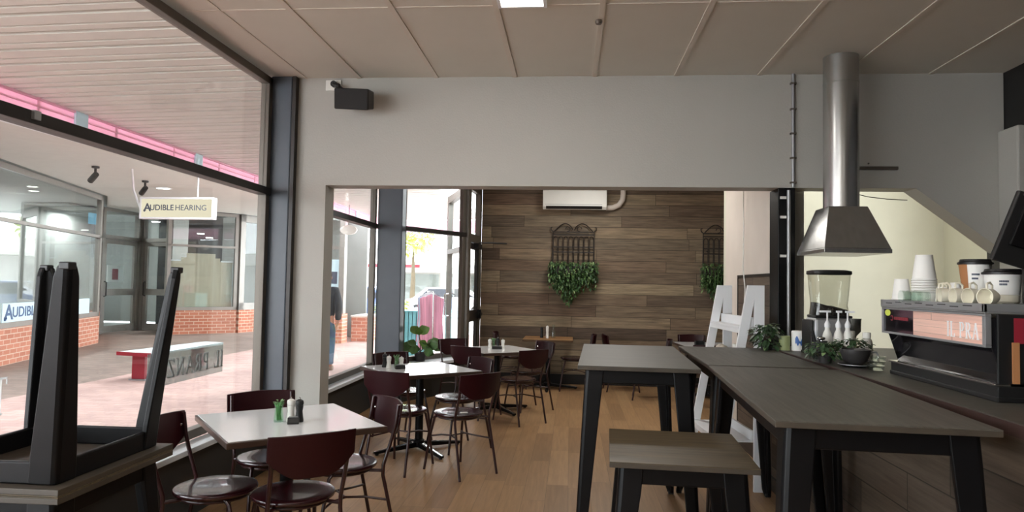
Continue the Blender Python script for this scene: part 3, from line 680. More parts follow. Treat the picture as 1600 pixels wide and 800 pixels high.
# monitor on a stand at the back of the machine top
mo = thing('monitor', 'black point of sale monitor seen from behind at the right edge, over the machine', 'monitor', (1.845, 2.945, TOP + 0.001), 0.0)
b = MB(); b.box(-0.09, 0.09, -0.048, 0.048, 0, 0.012); b.obj('stand_base', 'black', mo, bevel=0.004)
b = MB(); b.box(-0.03, 0.03, -0.016, 0.016, 0.0125, 0.2); b.obj('stand_post', 'black', mo, bevel=0.004)
TM = Matrix.Translation((0.03, 0.0, 0.285)) @ Matrix.Rotation(math.radians(17), 4, 'Y') @ Matrix.Rotation(math.radians(9), 4, 'X')
b = MB(); b.box(-0.16, 0.18, -0.045, -0.02, -0.145, 0.145, TM); hs = b.obj('screen_housing', 'black', mo, bevel=0.006)
b = MB(); b.box(-0.125, 0.16, -0.058, -0.0455, -0.07, 0.125, TM); b.obj('rear_cover', 'blackm', hs, bevel=0.006)
b = MB(); b.box(-0.14, 0.16, -0.0475, -0.0455, 0.13, 0.139, TM); b.obj('edge_highlight', 'silver', hs)  # highlight along the housing edge, put in as a silver strip

# ------------------------------------------------------------------ grinder
gr = thing('coffee_grinder', 'grey coffee grinder with a bean filled hopper, beside the espresso machine', 'grinder', (1.72, 4.78, 1.075))
b = MB(); b.box(-0.145, 0.155, -0.10, 0.13, 0.0, 0.02); b.obj('base', 'black', gr, bevel=0.006)
b = MB(); b.loft([[(-0.13, -0.09, 0.02), (0.10, -0.09, 0.02), (0.10, 0.11, 0.02), (-0.13, 0.11, 0.02)], [(-0.13, -0.10, 0.16), (0.10, -0.10, 0.16), (0.10, 0.11, 0.16), (-0.13, 0.11, 0.16)], [(-0.125, -0.09, 0.245), (0.10, -0.09, 0.245), (0.10, 0.10, 0.245), (-0.125, 0.10, 0.245)]])
b.obj('housing', 'silver', gr, bevel=0.02, seg=3)
b = MB(); b.box(-0.148, -0.131, -0.08, 0.10, 0.02, 0.23); b.obj('side_cheek', 'black', gr, bevel=0.005)
b = MB(); b.lathe([(0.001, 0.10), (0.02, 0.10), (0.024, 0.13), (0.05, 0.16), (0.052, 0.23), (0.055, 0.245), (0.001, 0.245)], c=(0.135, -0.03, 0.0), n=28); b.obj('dosing_chamber', 'steel', gr, smooth=40)
b = MB(); b.box(-0.12, 0.12, -0.075, 0.085, 0.245, 0.262); b.obj('hopper_collar', 'black', gr, bevel=0.006)
def sq(hx, hy, z, dx=0.0, n=28, p=4.0):
    r = []
    for i in range(n):
        a = 2 * PI * i / n; c, s = math.cos(a), math.sin(a)
        r.append((dx + hx * abs(c) ** (2 / p) * (1 if c >= 0 else -1), hy * abs(s) ** (2 / p) * (1 if s >= 0 else -1), z))
    return r
b = MB(); b.loft([sq(0.118, 0.08, 0.2625, -0.005), sq(0.108, 0.078, 0.33, -0.005), sq(0.118, 0.086, 0.44, -0.005), sq(0.125, 0.09, 0.53, -0.005)], cap=False); b.obj('hopper', 'smoke', gr, smooth=50)
b = MB()
lo = sq(0.114, 0.076, 0.264, -0.005); mid = [(x, y, 0.30 + 0.05 * min(1, max(0, (0.05 - x) / 0.17))) for x, y, z in sq(0.106, 0.074, 0.33, -0.005)]
top = [(x * 0.2 - 0.01, y * 0.2, 0.325) for x, y, z in mid]
b.loft([lo, mid, top]); b.obj('beans', 'beans', gr, smooth=50)
b = MB(); b.loft([sq(0.128, 0.093, 0.5305, -0.005), sq(0.133, 0.098, 0.538, -0.005), sq(0.131, 0.096, 0.555, -0.005), sq(0.10, 0.07, 0.562, -0.005)]); b.obj('hopper_lid', 'black', gr, smooth=40)

# bottles, cups and plants by the grinder
CT = 1.0755
for i, (x, lab) in enumerate(((1.605, 'white syrup pump bottle in front of the grinder, leftmost of the three'), (1.672, 'white syrup pump bottle in front of the grinder, middle of the three'), (1.728, 'white syrup pump bottle in front of the grinder, rightmost of the three'))):
    t = thing('pump_bottle', lab, 'bottle', (x, 4.50, CT), 0, 'white pump bottles by the grinder')
    b = MB(); b.lathe([(0.001, 0), (0.031, 0), (0.032, 0.01), (0.030, 0.13), (0.024, 0.16), (0.014, 0.18), (0.014, 0.195), (0.001, 0.195)], n=24); b.obj('bottle_body', 'clear' if False else 'plastic', t, smooth=40)
    b = MB(); b.lathe([(0.017, 0.195), (0.018, 0.215), (0.008, 0.235), (0.005, 0.24), (0.005, 0.29), (0.001, 0.29)], n=16); b.box(-0.045 if i == 0 else -0.012, 0.02 if i < 2 else 0.04, -0.009, 0.009, 0.288, 0.300); b.obj('pump_head', 'white', t, smooth=40)
t = thing('utensil_cup', 'dark tumbler holding a black handled tool and a spoon, left of the pump bottles', 'cup', (1.535, 4.43, CT))
b = MB(); b.lathe([(0.001, 0), (0.038, 0), (0.046, 0.115), (0.041, 0.115), (0.034, 0.006), (0.001, 0.006)], n=24); b.obj('tumbler', mat('dark_glass_tumbler', (58, 58, 60), 0.15, amt=0.05), t, smooth=40)
b = MB(); b.tube([(0.0, 0.0, 0.012), (-0.03, 0.0, 0.12), (-0.045, 0.0, 0.175)], [0.006, 0.008, 0.011], n=10); b.obj('tool_handle', 'black', t, smooth=60)
b = MB(); b.ball((0.01, 0, 0.13), (0.026, 0.02, 0.012)); b.tube([(0.01, 0, 0.125), (0.0, 0.0, 0.012)], 0.004); b.obj('spoon', 'chrome', t, smooth=60)
for x, y, lab in ((1.795, 4.62, 'squat clear bottle with a white cap right of the pump bottles, behind'), (1.83, 4.47, 'squat clear bottle with a white cap right of the pump bottles, in front')):
    t = thing('sauce_bottle', lab, 'bottle', (x, y, CT), 0, 'white capped bottles')
    b = MB(); b.lathe([(0.001, 0), (0.033, 0), (0.034, 0.10), (0.028, 0.125), (0.02, 0.135), (0.001, 0.135)], n=24); b.obj('bottle_body', mat('milky_bottle', (186, 186, 178), 0.3, amt=0.03), t, smooth=40)
    b = MB(); b.lathe([(0.024, 0.1355), (0.024, 0.165), (0.02, 0.17), (0.001, 0.17)], n=24); b.obj('cap', 'plastic', t, smooth=40)
# big charcoal cup on its saucer
t = thing('saucer', 'dark saucer with a bright rim under the charcoal cup', 'saucer', (1.60, 4.06, CT)); b = MB(); b.lathe([(0.001, 0), (0.05, 0), (0.088, 0.012), (0.09, 0.015), (0.05, 0.006), (0.001, 0.006)], n=36); b.obj('saucer_plate', 'bowlm', t, smooth=40)
b = MB(); b.tube([(0.0895 * math.cos(2 * PI * i / 36), 0.0895 * math.sin(2 * PI * i / 36), 0.0145) for i in range(36)], 0.0022, n=6, closed=True); b.obj('rim', 'silver', t, smooth=60)
t = thing('large_cup', 'wide charcoal cup with a handle, standing on a saucer beside the machine', 'cup', (1.60, 4.06, CT + 0.0065))
b = MB(); b.lathe([(0.001, 0), (0.035, 0), (0.062, 0.03), (0.078, 0.07), (0.080, 0.092), (0.075, 0.092), (0.07, 0.07), (0.03, 0.008), (0.001, 0.008)], n=36); b.obj('cup_body', 'bowlm', t, smooth=50)
b = MB(); b.tube([(0.072, -0.01, 0.075), (0.105, -0.02, 0.08), (0.118, -0.022, 0.055), (0.10, -0.018, 0.03), (0.058, -0.01, 0.028)], 0.006, n=8); b.obj('handle', 'silver', t, smooth=60)
def bush(name, label, cat, loc, pot, rx, ry, rz_, cz, n, lm, ll, lw, group=None, droop=0.4, pale=0, stems=10, trail=None, seed=1):
    """leafy plant: pot, stems, leaves (and a second, paler leaf mesh)"""
    R = random.Random(seed); t = thing(name, label, cat, loc, 0, group)
    if pot:
        r, h, m = pot; b = MB(); b.lathe([(0.001, 0), (r * 0.75, 0), (r, h), (r * 0.9, h), (r * 0.85, h - 0.01), (0.001, h - 0.01)], n=28); b.obj('pot', m, t, smooth=40)
        z0 = h - 0.012
    else: z0 = 0.0
    b = MB()
    for i in range(stems):
        a = 2 * PI * i / stems + R.uniform(-.2, .2); e = (rx * 0.75 * math.cos(a), ry * 0.75 * math.sin(a), cz + rz_ * R.uniform(-0.4, 0.7))
        b.tube([(0.01 * math.cos(a), 0.01 * math.sin(a), z0), (e[0] * 0.4, e[1] * 0.4, (z0 + e[2]) / 2 + 0.15 * rz_), e], 0.0022 if ll < 0.06 else 0.004, n=5)
    b.obj('stems', 'stem', t, smooth=60)
    for mm, cnt in ((lm, n), ('leafl', pale)):
        if not cnt: continue
        b = MB()
        for i in range(cnt):
            a = R.uniform(0, 2 * PI); q = R.random() ** 0.4; ph = R.uniform(-1, 1)
            p = (rx * q * math.cos(a) * math.sqrt(1 - ph * ph * 0.8), ry * q * math.sin(a) * math.sqrt(1 - ph * ph * 0.8), cz + rz_ * ph)
            d = (math.cos(a) + R.uniform(-.5, .5), math.sin(a) + R.uniform(-.5, .5), R.uniform(-0.5, 0.8))
            s = R.uniform(0.7, 1.25); b.leaf(p, d, ll * s, lw * s, droop)
        b.obj('leaves', mm, t, smooth=80)
    return t
bush('leafy_plant', 'small leafy plant trailing beside the charcoal cup, in front of the pump bottles', 'plant', (1.50, 4.24, CT), (0.045, 0.06, 'bowlm'), 0.10, 0.09, 0.045, 0.075, 150, 'leafd', 0.036, 0.022, pale=40, seed=3)
bush('leafy_plant', 'leafy sprigs behind the charcoal cup, below the white capped bottles', 'plant', (1.66, 4.26, CT), (0.05, 0.07, 'bowlm'), 0.11, 0.07, 0.035, 0.105, 120, 'leafd', 0.036, 0.022, pale=15, seed=5)
bush('leafy_plant', 'bushy dark plant at the far end of the tables, left of the white printed tub', 'plant', (1.40, 5.10, 1.0705), (0.05, 0.07, 'bowlm'), 0.10, 0.09, 0.075, 0.10, 200, 'leafd', 0.05, 0.028, pale=20, seed=8)
t = thing('green_pot', 'small pale green pot between the bushy dark plant and the white tub', 'pot', (1.512, 5.06, CT)); b = MB(); b.lathe([(0.001, 0), (0.036, 0), (0.04, 0.10), (0.034, 0.10), (0.03, 0.05), (0.001, 0.05)], n=24); b.obj('pot_body', mat('pale_green_glaze', (150, 160, 112), 0.5, amt=0.15), t, smooth=40)
t = thing('printed_tub', 'white tub with a blue print on the counter by the black post', 'tub', (1.60, 5.04, CT)); b = MB(); b.lathe([(0.001, 0), (0.044, 0), (0.046, 0.13), (0.042, 0.138), (0.001, 0.138)], n=32); b.obj('tub_body', 'paper', t, smooth=40)
b = MB(); R = random.Random(2)
pr = []
for i in range(9):
    a = -PI / 2 - 0.75 + 1.1 * i / 8; pr.append((a, 0.045 + 0.012 * math.sin(i * 1.7), 0.085 + 0.02 * math.sin(i * 0.9)))
b.loft([[(0.0463 * math.cos(a), 0.0463 * math.sin(a), z0), (0.0463 * math.cos(a), 0.0463 * math.sin(a), z1)] for a, z0, z1 in pr], close=False, cap=False); b.obj('print', 'blueink', t)
for i, lab in enumerate(('clear glass ashtray at the foot of the machine, bottom of a pile of three', 'clear glass ashtray at the foot of the machine, middle of a pile of three', 'clear glass ashtray at the foot of the machine, top of a pile of three')):
    t = thing('glass_ashtray', lab, 'ashtray', (1.655 + 0.004 * i, 3.93, CT + 0.0245 * i), 0.4 * i, 'pile of glass ashtrays'); b = MB(); b.lathe([(0.001, 0), (0.038, 0), (0.045, 0.024), (0.036, 0.024), (0.03, 0.008), (0.001, 0.008)], n=24); b.obj('dish', 'clear', t, smooth=40)
# ------------------------------------------------------------------ hood and flue
hd = thing('range_hood', 'steel pyramid hood on a round flue hanging over the counter', 'hood', (1.90, 5.06, CZ))
z0, z1 = 1.755 - CZ, 2.085 - CZ
b = MB(); b.loft([[(-.215, -.29, z0 + 0.03), (.215, -.29, z0 + 0.03), (.215, .27, z0 + 0.03), (-.215, .27, z0 + 0.03)], [(-.13, -.13, z1), (.13, -.13, z1), (.13, .13, z1), (-.13, .13, z1)]]); b.obj('canopy', 'steel', hd, bevel=0.004)
b = MB(); b.box(-.218, .218, -.293, .273, z0, z0 + 0.029); b.obj('canopy_lip', 'steel', hd, bevel=0.003)
b = MB(); b.lathe([(0.118, z1 + 0.001), (0.118, -0.20), (0.1195, -0.199), (0.1195, -0.19), (0.118, -0.189), (0.118, -0.001)], n=48); b.obj('flue', 'steel', hd, smooth=40)
# ------------------------------------------------------------------ things on the walls
sp = thing('speaker', 'black wall speaker hanging under the ceiling above the slate column', 'speaker', (-1.95, D, 3.10))
b = MB(); b.box(-0.075, 0.055, -0.012, -0.0005, -0.035, 0.05); b.obj('wall_plate', 'plastic', sp, bevel=0.003)
b = MB(); b.lathe([(0.026, 0), (0.026, 0.03)], M=Matrix.Rotation(PI / 2, 4, 'X'), c=(0.0, -0.012, 0.012), n=20); b.tube([(0.0, -0.04, 0.012), (0.05, -0.07, -0.015), (0.10, -0.09, -0.055)], 0.014); b.ball((0.05, -0.07, -0.015), 0.022); b.obj('bracket', 'black', sp, smooth=60)
M = Matrix.Translation((0.235, -0.17, -0.155)) @ Matrix.Rotation(math.radians(-6), 4, 'Z') @ Matrix.Rotation(math.radians(4), 4, 'Y') @ Matrix.Rotation(math.radians(12), 4, 'X')
b = MB(); b.loft([[M @ Vector(p) for p in ((-.145, -.095, -.082), (.145, -.095, -.082), (.145, -.095, .082), (-.145, -.095, .082))], [M @ Vector(p) for p in ((-.12, .075, -.07), (.12, .075, -.07), (.12, .075, .07), (-.12, .075, .07))]]); cab = b.obj('cabinet', 'black', sp, bevel=0.012, seg=3)
b = MB(); b.box(-.138, .138, -.101, -.0955, -.075, .075, M); b.obj('grille', mat('speaker_grille', (34, 33, 33), 0.8, amt=0.1, bump=0.4, bscale=300), cab, bevel=0.004)
ac = thing('air_conditioner', 'white split air conditioner high on the boarded wall', 'air conditioner', (-0.445, FAR, 2.66))
b = MB(); b.extr([(0, -0.001, 0.06), (0, -0.17, 0.0), (0, -0.21, 0.045), (0, -0.22, 0.29), (0, -0.19, 0.31), (0, -0.001, 0.31)], (0.97, 0, 0)); body = b.obj('casing', 'plastic', ac, bevel=0.012, seg=3)
b = MB(); b.extr([(0.05, -0.19, 0.012), (0.05, -0.2155, 0.045), (0.05, -0.2165, 0.055), (0.05, -0.18, 0.06)], (0.85, 0, 0)); b.obj('air_outlet', 'black', body)
b = MB(); b.box(0.04, 0.90, -0.222, -0.2195, 0.075, 0.08); b.obj('panel_joint', 'silver', body)
b = MB(); b.tube([(0.965, -0.06, 0.045), (1.07, -0.06, 0.05), (1.16, -0.06, 0.09), (1.215, -0.06, 0.17), (1.225, -0.06, 0.26), (1.225, -0.06, 0.505)], 0.042, n=14); b.obj('pipe_cover', 'plaster', ac, smooth=60)
def planter(label, x, group, seed):
    t = thing('wall_planter', label, 'planter', (x, FAR, 1.4), 0, group)
    W_, zb, zt = 0.315, 0.42, 0.93
    b = MB(); r = 0.011
    b.tube([(-W_, -0.05, zb), (-W_, -0.05, zt), (W_, -0.05, zt), (W_, -0.05, zb)], r, n=8)
    for z in (zt - 0.045, 0.62, 0.70): b.tube([(-W_, -0.05, z), (W_, -0.05, z)], r * 0.8, n=6)
    for k in range(8):
        xx = -W_ + (k + 0.5) * (2 * W_) / 8; w = W_ / 8 * 0.8
        b.tube([(xx - w, -0.05, zb)] + [(xx - w * math.cos(a), -0.05, zt - 0.12 + 0.05 * math.sin(a)) for a in [PI * i / 8 for i in range(9)]] + [(xx + w, -0.05, zb)], r * 0.6, n=6)
    for s in (-1, 1):
        pts = [(s * W_, -0.05, zt + 0.005), (s * (W_ + 0.03), -0.05, zt + 0.03), (s * (W_ + 0.035), -0.05, zt + 0.065), (s * (W_ + 0.01), -0.05, zt + 0.075)]; b.tube(pts, r * 0.8, n=6)
        pts = [(s * (W_ - 0.02), -0.05, zt + 0.01)] + [(s * (W_ - 0.06 - 0.22 * i / 8), -0.05, zt + 0.02 + 0.11 * math.sin(PI * (i + 1) / 11)) for i in range(9)] + [(s * 0.01, -0.05, zt + 0.03)]; b.tube(pts, r * 0.8, n=6)
        b.tube([(s * (0.09 + 0.035 * math.cos(a)), -0.05, zt + 0.045 + 0.035 * math.sin(a)) for a in [5 * i / 12 for i in range(13)]], r * 0.6, n=6)
    for s in (-0.25, 0.25): b.tube([(s, -0.05, 0.66), (s, -0.003, 0.66)], r, n=6)
    b.obj('iron_trellis', 'iron', t, smooth=60)
    b = MB(); b.box(-W_ - 0.02, W_ + 0.02, -0.24, -0.02, zb - 0.14, zb - 0.02); b.obj('basket', 'iron', t)
    R = random.Random(seed)
    for mm, n, ll in (('leafd', 900, 0.05), ('leaf', 800, 0.045), ('leafl', 420, 0.04)):
        b = MB()
        for i in range(n):
            x_ = R.uniform(-1, 1); dz = 0.60 * max(0.35, 1 - 0.9 * abs(x_ + 0.2)) if R.random() < 0.7 else 0.34
            z = zb + 0.06 - (dz + 0.08) * R.random() ** 0.8; p = (x_ * (W_ + 0.045), -0.16 + R.uniform(-0.13, 0.09), z)
            b.leaf(p, (R.uniform(-1, 1), R.uniform(-1, 0.1), R.uniform(-0.9, 0.4)), ll * R.uniform(.7, 1.3), ll * 0.55, 0.5)
        b.obj('foliage', mm, t, smooth=80)
    b = MB()
    for i in range(16):
        x_ = R.uniform(-0.9, 0.7); l = R.uniform(0.2, 0.5) * (1 - 0.4 * abs(x_)); b.tube([(x_ * W_, -0.2, zb), (x_ * W_ + 0.01, -0.27, zb - 0.1), (x_ * W_, -0.26, zb - l)], 0.004, n=5)
    b.obj('trailing_stem', 'leaf', t, smooth=60)
    return t
planter('iron wall trellis with trailing greenery below the air conditioner', 0.03, 'wall planters', 11)
planter('iron wall trellis with trailing greenery cut off by the white side wall', 2.30, 'wall planters', 12)
# conduit, rail, cords, cable trunk
t = thing('conduit', 'grey electrical conduit running up the header wall above the black post', 'conduit', (1.69, D, hz)); b = MB(); b.tube([(0, -0.014, 0.0), (0, -0.014, CZ - hz)], 0.012, n=10); b.obj('pipe', 'silver', t, smooth=60)
for z in (0.03, 0.22, 0.41, 0.6, 0.8):
    b = MB(); b.box(-0.022, 0.022, -0.029, -0.0005, z, z + 0.014); b.obj('saddle', 'alu', t)
t = thing('conduit', 'grey electrical conduit with white clips down the front of the black post', 'conduit', (1.66, 5.47, 0)); b = MB(); b.tube([(0, -0.016, 1.08), (0, -0.016, hz - 0.02)], 0.014, n=10); b.obj('pipe', 'silver', t, smooth=60)
for z in (1.75, 2.05, 2.2):
    b = MB(); b.box(-0.06, -0.016, -0.012, -0.0005, z, z + 0.02); b.obj('clip', 'plastic', t)
t = thing('wall_rail', 'short grey metal rail screwed to the wall right of the flue', 'rail', (2.15, D, 2.44)); MB().box(0, 0.31, -0.03, -0.0005, -0.014, 0.01).obj('rail_bar', 'alu', t, bevel=0.003)
b = MB(); b.lathe([(0.006, 0), (0.006, 0.01)], M=Matrix.Rotation(PI / 2, 4, 'X'), c=(0.1, -0.001, 0.035), n=10); b.obj('screw', 'steel', t)
def cord(name, label, pts, r, m):
    o = MB().tube(pts, r, n=6).obj(name, m, smooth=60); return tag(o, label, 'cord')
cord('wall_cable', 'white cord hanging down the pale side wall behind the ladder shelf', [(1.628, 6.72, 2.9), (1.628, 6.73, 2.4), (1.626, 6.70, 2.1), (1.626, 6.72, 1.7), (1.62, 6.62, 1.5), (1.622, 6.68, 1.2), (1.625, 6.6, 0.8)], 0.006, 'plastic')
cord('wall_cable', 'thin dark cord hanging beside the black post by the kitchen opening', [(1.735, 5.66, 2.27), (1.75, 5.64, 1.9), (1.765, 5.66, 1.6), (1.755, 5.66, 1.3), (1.76, 5.66, 1.08)], 0.004, 'dark')
cord('slack_cable', 'thin dark cable sagging under the header right of the flue', [(2.15, 5.60, 2.28), (2.3, 5.60, 2.24), (2.45, 5.60, 2.222), (2.6, 5.60, 2.215)], 0.0035, 'dark')
t = thing('power_outlet', 'double white power outlet low on the dark wall under the window', 'outlet', (GX + 0.03, 3.20, 0.395)); MB().box(0.0005, 0.012, -0.17, 0.17, -0.022, 0.022).obj('plate', 'plastic', t, bevel=0.003)
for y in (-0.08, 0.08): MB().box(0.012, 0.016, y - 0.018, y + 0.018, -0.012, 0.012).obj('switch', 'silver', t)
t = thing('ceiling_detector', 'small grey detector on the ceiling strip', 'detector', (0.15, 4.284, CZ - 0.006)); b = MB(); b.lathe([(0.02, 0), (0.024, -0.012), (0.018, -0.025), (0.001, -0.026)], n=20); b.obj('detector_body', 'alu', t, smooth=40)
# ------------------------------------------------------------------ ladder shelf
ls = thing('ladder_shelf', 'white A-frame ladder shelf standing behind the dark high tables', 'shelf', (1.34, 5.72, 0), math.radians(4))
WL = 0.40
for s in (-1, 1):
    y = s * WL
    b = MB(); b.box(0.0, 0.075, y - 0.012, y + 0.012, 0, 1.53); fr = b.obj('rear_post', 'white', ls, bevel=0.002)
    b = MB(); b.extr([(0.02, y - 0.0125, 1.53), (-0.05, y - 0.0125, 1.53), (-0.325, y - 0.0125, 0.0), (-0.26, y - 0.0125, 0.0)], (0, 0.025, 0)); b.obj('front_post', 'white', ls, bevel=0.002)
for z in (1.20, 0.82, 0.36):
    dpt = 0.03 + (1.53 - z) * 0.186
    b = MB(); b.box(-dpt - 0.02, 0.0, -WL + 0.0125, WL - 0.0125, z, z + 0.018); b.box(-dpt - 0.02, -dpt, -WL + 0.0125, WL - 0.0125, z - 0.03, z); b.box(-0.02, 0.0, -WL + 0.0125, WL - 0.0125, z + 0.018, z + 0.09)
    b.obj('shelf_board', 'white', ls, bevel=0.002)
b = MB(); Rr = random.Random(4)
for k in range(5): b.ball((0.02 * math.cos(k * 1.3), -0.09 + 0.045 * k, 0.07 + 0.03 * math.sin(k * 2.0)), (0.055, 0.05, 0.07))
tag(b.obj('cloth_bundle', 'cloth', smooth=70, loc=(1.25, 5.86, 0.872)), 'crumpled cream cloth bundle on the middle board of the white ladder shelf', 'cloth')
t = thing('white_bottle', 'small white bottle on the middle board of the ladder shelf, right of the cloth bundle', 'bottle', (1.29, 5.58, 0.8385)); b = MB(); b.lathe([(0.001, 0), (0.035, 0), (0.036, 0.15), (0.02, 0.18), (0.022, 0.23), (0.001, 0.23)], n=20); b.obj('bottle_body', 'plastic', t, smooth=40)
# ------------------------------------------------------------------ condiments on the tables
def mill(x, y, z, m, label, cap='chrome', h=0.135):
    t = thing('pepper_mill' if m != 'plastic' else 'salt_mill', label, 'mill', (x, y, z))
    k = h / 0.135
    b = MB(); b.lathe([(0.001, 0), (0.023, 0), (0.024, 0.008 * k), (0.020, 0.035 * k), (0.017, 0.058 * k), (0.020, 0.075 * k), (0.021, 0.088 * k), (0.001, 0.0885 * k)], n=24); b.obj('mill_body', m, t, smooth=40)
    b = MB(); b.lathe([(0.019, 0.089 * k), (0.0225, 0.10 * k), (0.020, 0.115 * k), (0.008, 0.122 * k), (0.001, 0.1225 * k)], n=24); b.obj('mill_head', m, t, smooth=40)
    b = MB(); b.lathe([(0.005, 0.1225 * k), (0.006, 0.132 * k), (0.001, 0.135 * k)], n=12); b.obj('finial', cap, t, smooth=40)
    return t
def sprig(x, y, z, label, seed, g='greenglass'):
    t = thing('sprig_jar', label, 'vase', (x, y, z)); R = random.Random(seed)
    b = MB(); b.lathe([(0.001, 0), (0.026, 0), (0.028, 0.012), (0.022, 0.06), (0.021, 0.085), (0.024, 0.09), (0.021, 0.09), (0.018, 0.06), (0.024, 0.008), (0.001, 0.006)], n=24); b.obj('jar', g, t, smooth=40)
    b = MB()
    for i in range(12):
        a = 2 * PI * i / 12; r = R.uniform(0.004, 0.016); b.tube([(r * math.cos(a + 1), r * math.sin(a + 1), 0.01), (r * math.cos(a), r * math.sin(a), 0.08), (0.024 * math.cos(a), 0.024 * math.sin(a), R.uniform(0.095, 0.118))], 0.0028, n=5)
    b.obj('green_stems', mat('sprig_green', (96, 148, 92), 0.5, amt=0.3, scale=40), t, smooth=60)
    b = MB()
    for i in range(26):
        a = R.uniform(0, 2 * PI); b.leaf((0.014 * math.cos(a), 0.014 * math.sin(a), R.uniform(0.085, 0.11)), (math.cos(a), math.sin(a), R.uniform(0.2, 1)), 0.022, 0.012, 0.2)
    b.obj('leaves', mat('sprig_leaf', (134, 172, 122), 0.5, amt=0.3, scale=40), t, smooth=80)
    return t
def holder(x, y, z, label, rz=0.3, w=0.045):
    t = thing('card_holder', label, 'holder', (x, y, z), rz); b = MB(); b.extr([(-w, -0.02, 0), (-w, 0.02, 0), (-w, 0.02, 0.012), (-w, 0.006, 0.034), (-w, -0.006, 0.034), (-w, -0.02, 0.010)], (2 * w, 0, 0)); b.obj('holder_block', 'black', t, bevel=0.002)
    b = MB(); b.box(-w * 0.8, w * 0.8, -0.0015, 0.0015, 0.030, 0.040); b.obj('card_slot', 'silver', t); return t
TZ = 0.7302
sprig(-1.585, 3.70, TZ, 'green glass jar of leafy stems on the nearest white table', 21)
mill(-1.525, 3.72, TZ, 'plastic', 'white salt mill on the nearest white table, between the green jar and the black mill')
mill(-1.475, 3.715, TZ, 'black', 'black pepper mill on the nearest white table')
holder(-1.483, 3.655, TZ, 'small black card holder in front of the black mill on the nearest white table', 0.3, 0.03)
mill(-1.685, 6.23, TZ, 'black', 'dark pepper mill at the window corner of the second white table')
mill(-1.63, 6.17, TZ, 'plastic', 'white salt mill on the second white table', h=0.12)
sprig(-1.575, 6.23, TZ, 'green leafy jar on the second white table, behind its mills', 22, 'clear')
mill(-1.54, 6.27, TZ, 'plastic', 'white shaker right of the leafy jar on the second white table', h=0.10)
holder(-1.515, 6.13, TZ, 'black card holder on the second white table', 0.6)
mill(-0.975, 8.42, TZ, 'plastic', 'white salt mill on the third white table, left of the leafy jar', h=0.115)
sprig(-0.935, 8.46, TZ, 'green leafy jar on the third white table, among its mills', 23, 'clear')
mill(-0.88, 8.45, TZ, 'black', 'black pepper mill on the third white table')
mill(-0.815, 8.42, TZ, 'plastic', 'white shaker on the third white table, right of the black mill', h=0.115)
holder(-0.87, 8.27, TZ, 'black card holder on the third white table', 0.1, 0.06)
mill(-0.335, 10.2, TZ, 'plastic', 'white salt mill on the bare timber table', h=0.20)
mill(-0.42, 10.28, TZ, 'black', 'dark mill left of the white mill on the bare timber table', h=0.17)
t = thing('glass_carafe', 'small clear carafe right of the white mill on the bare timber table', 'carafe', (-0.25, 10.3, TZ)); b = MB(); b.lathe([(0.001, 0), (0.035, 0), (0.036, 0.08), (0.018, 0.13), (0.022, 0.19), (0.018, 0.19), (0.014, 0.13), (0.03, 0.01), (0.001, 0.008)], n=24); b.obj('carafe_body', 'clear', t, smooth=40)
t = thing('black_caddy', 'small black caddy on the white table behind the high tables', 'caddy', (1.74, 9.55, TZ)); b = MB(); b.box(-0.06, 0.06, -0.05, 0.05, 0, 0.008); b.box(-0.06, -0.052, -0.05, 0.05, 0.008, 0.06); b.box(0.052, 0.06, -0.05, 0.05, 0.008, 0.06); b.box(-0.052, 0.052, 0.042, 0.05, 0.008, 0.06); b.obj('caddy_box', 'black', t)
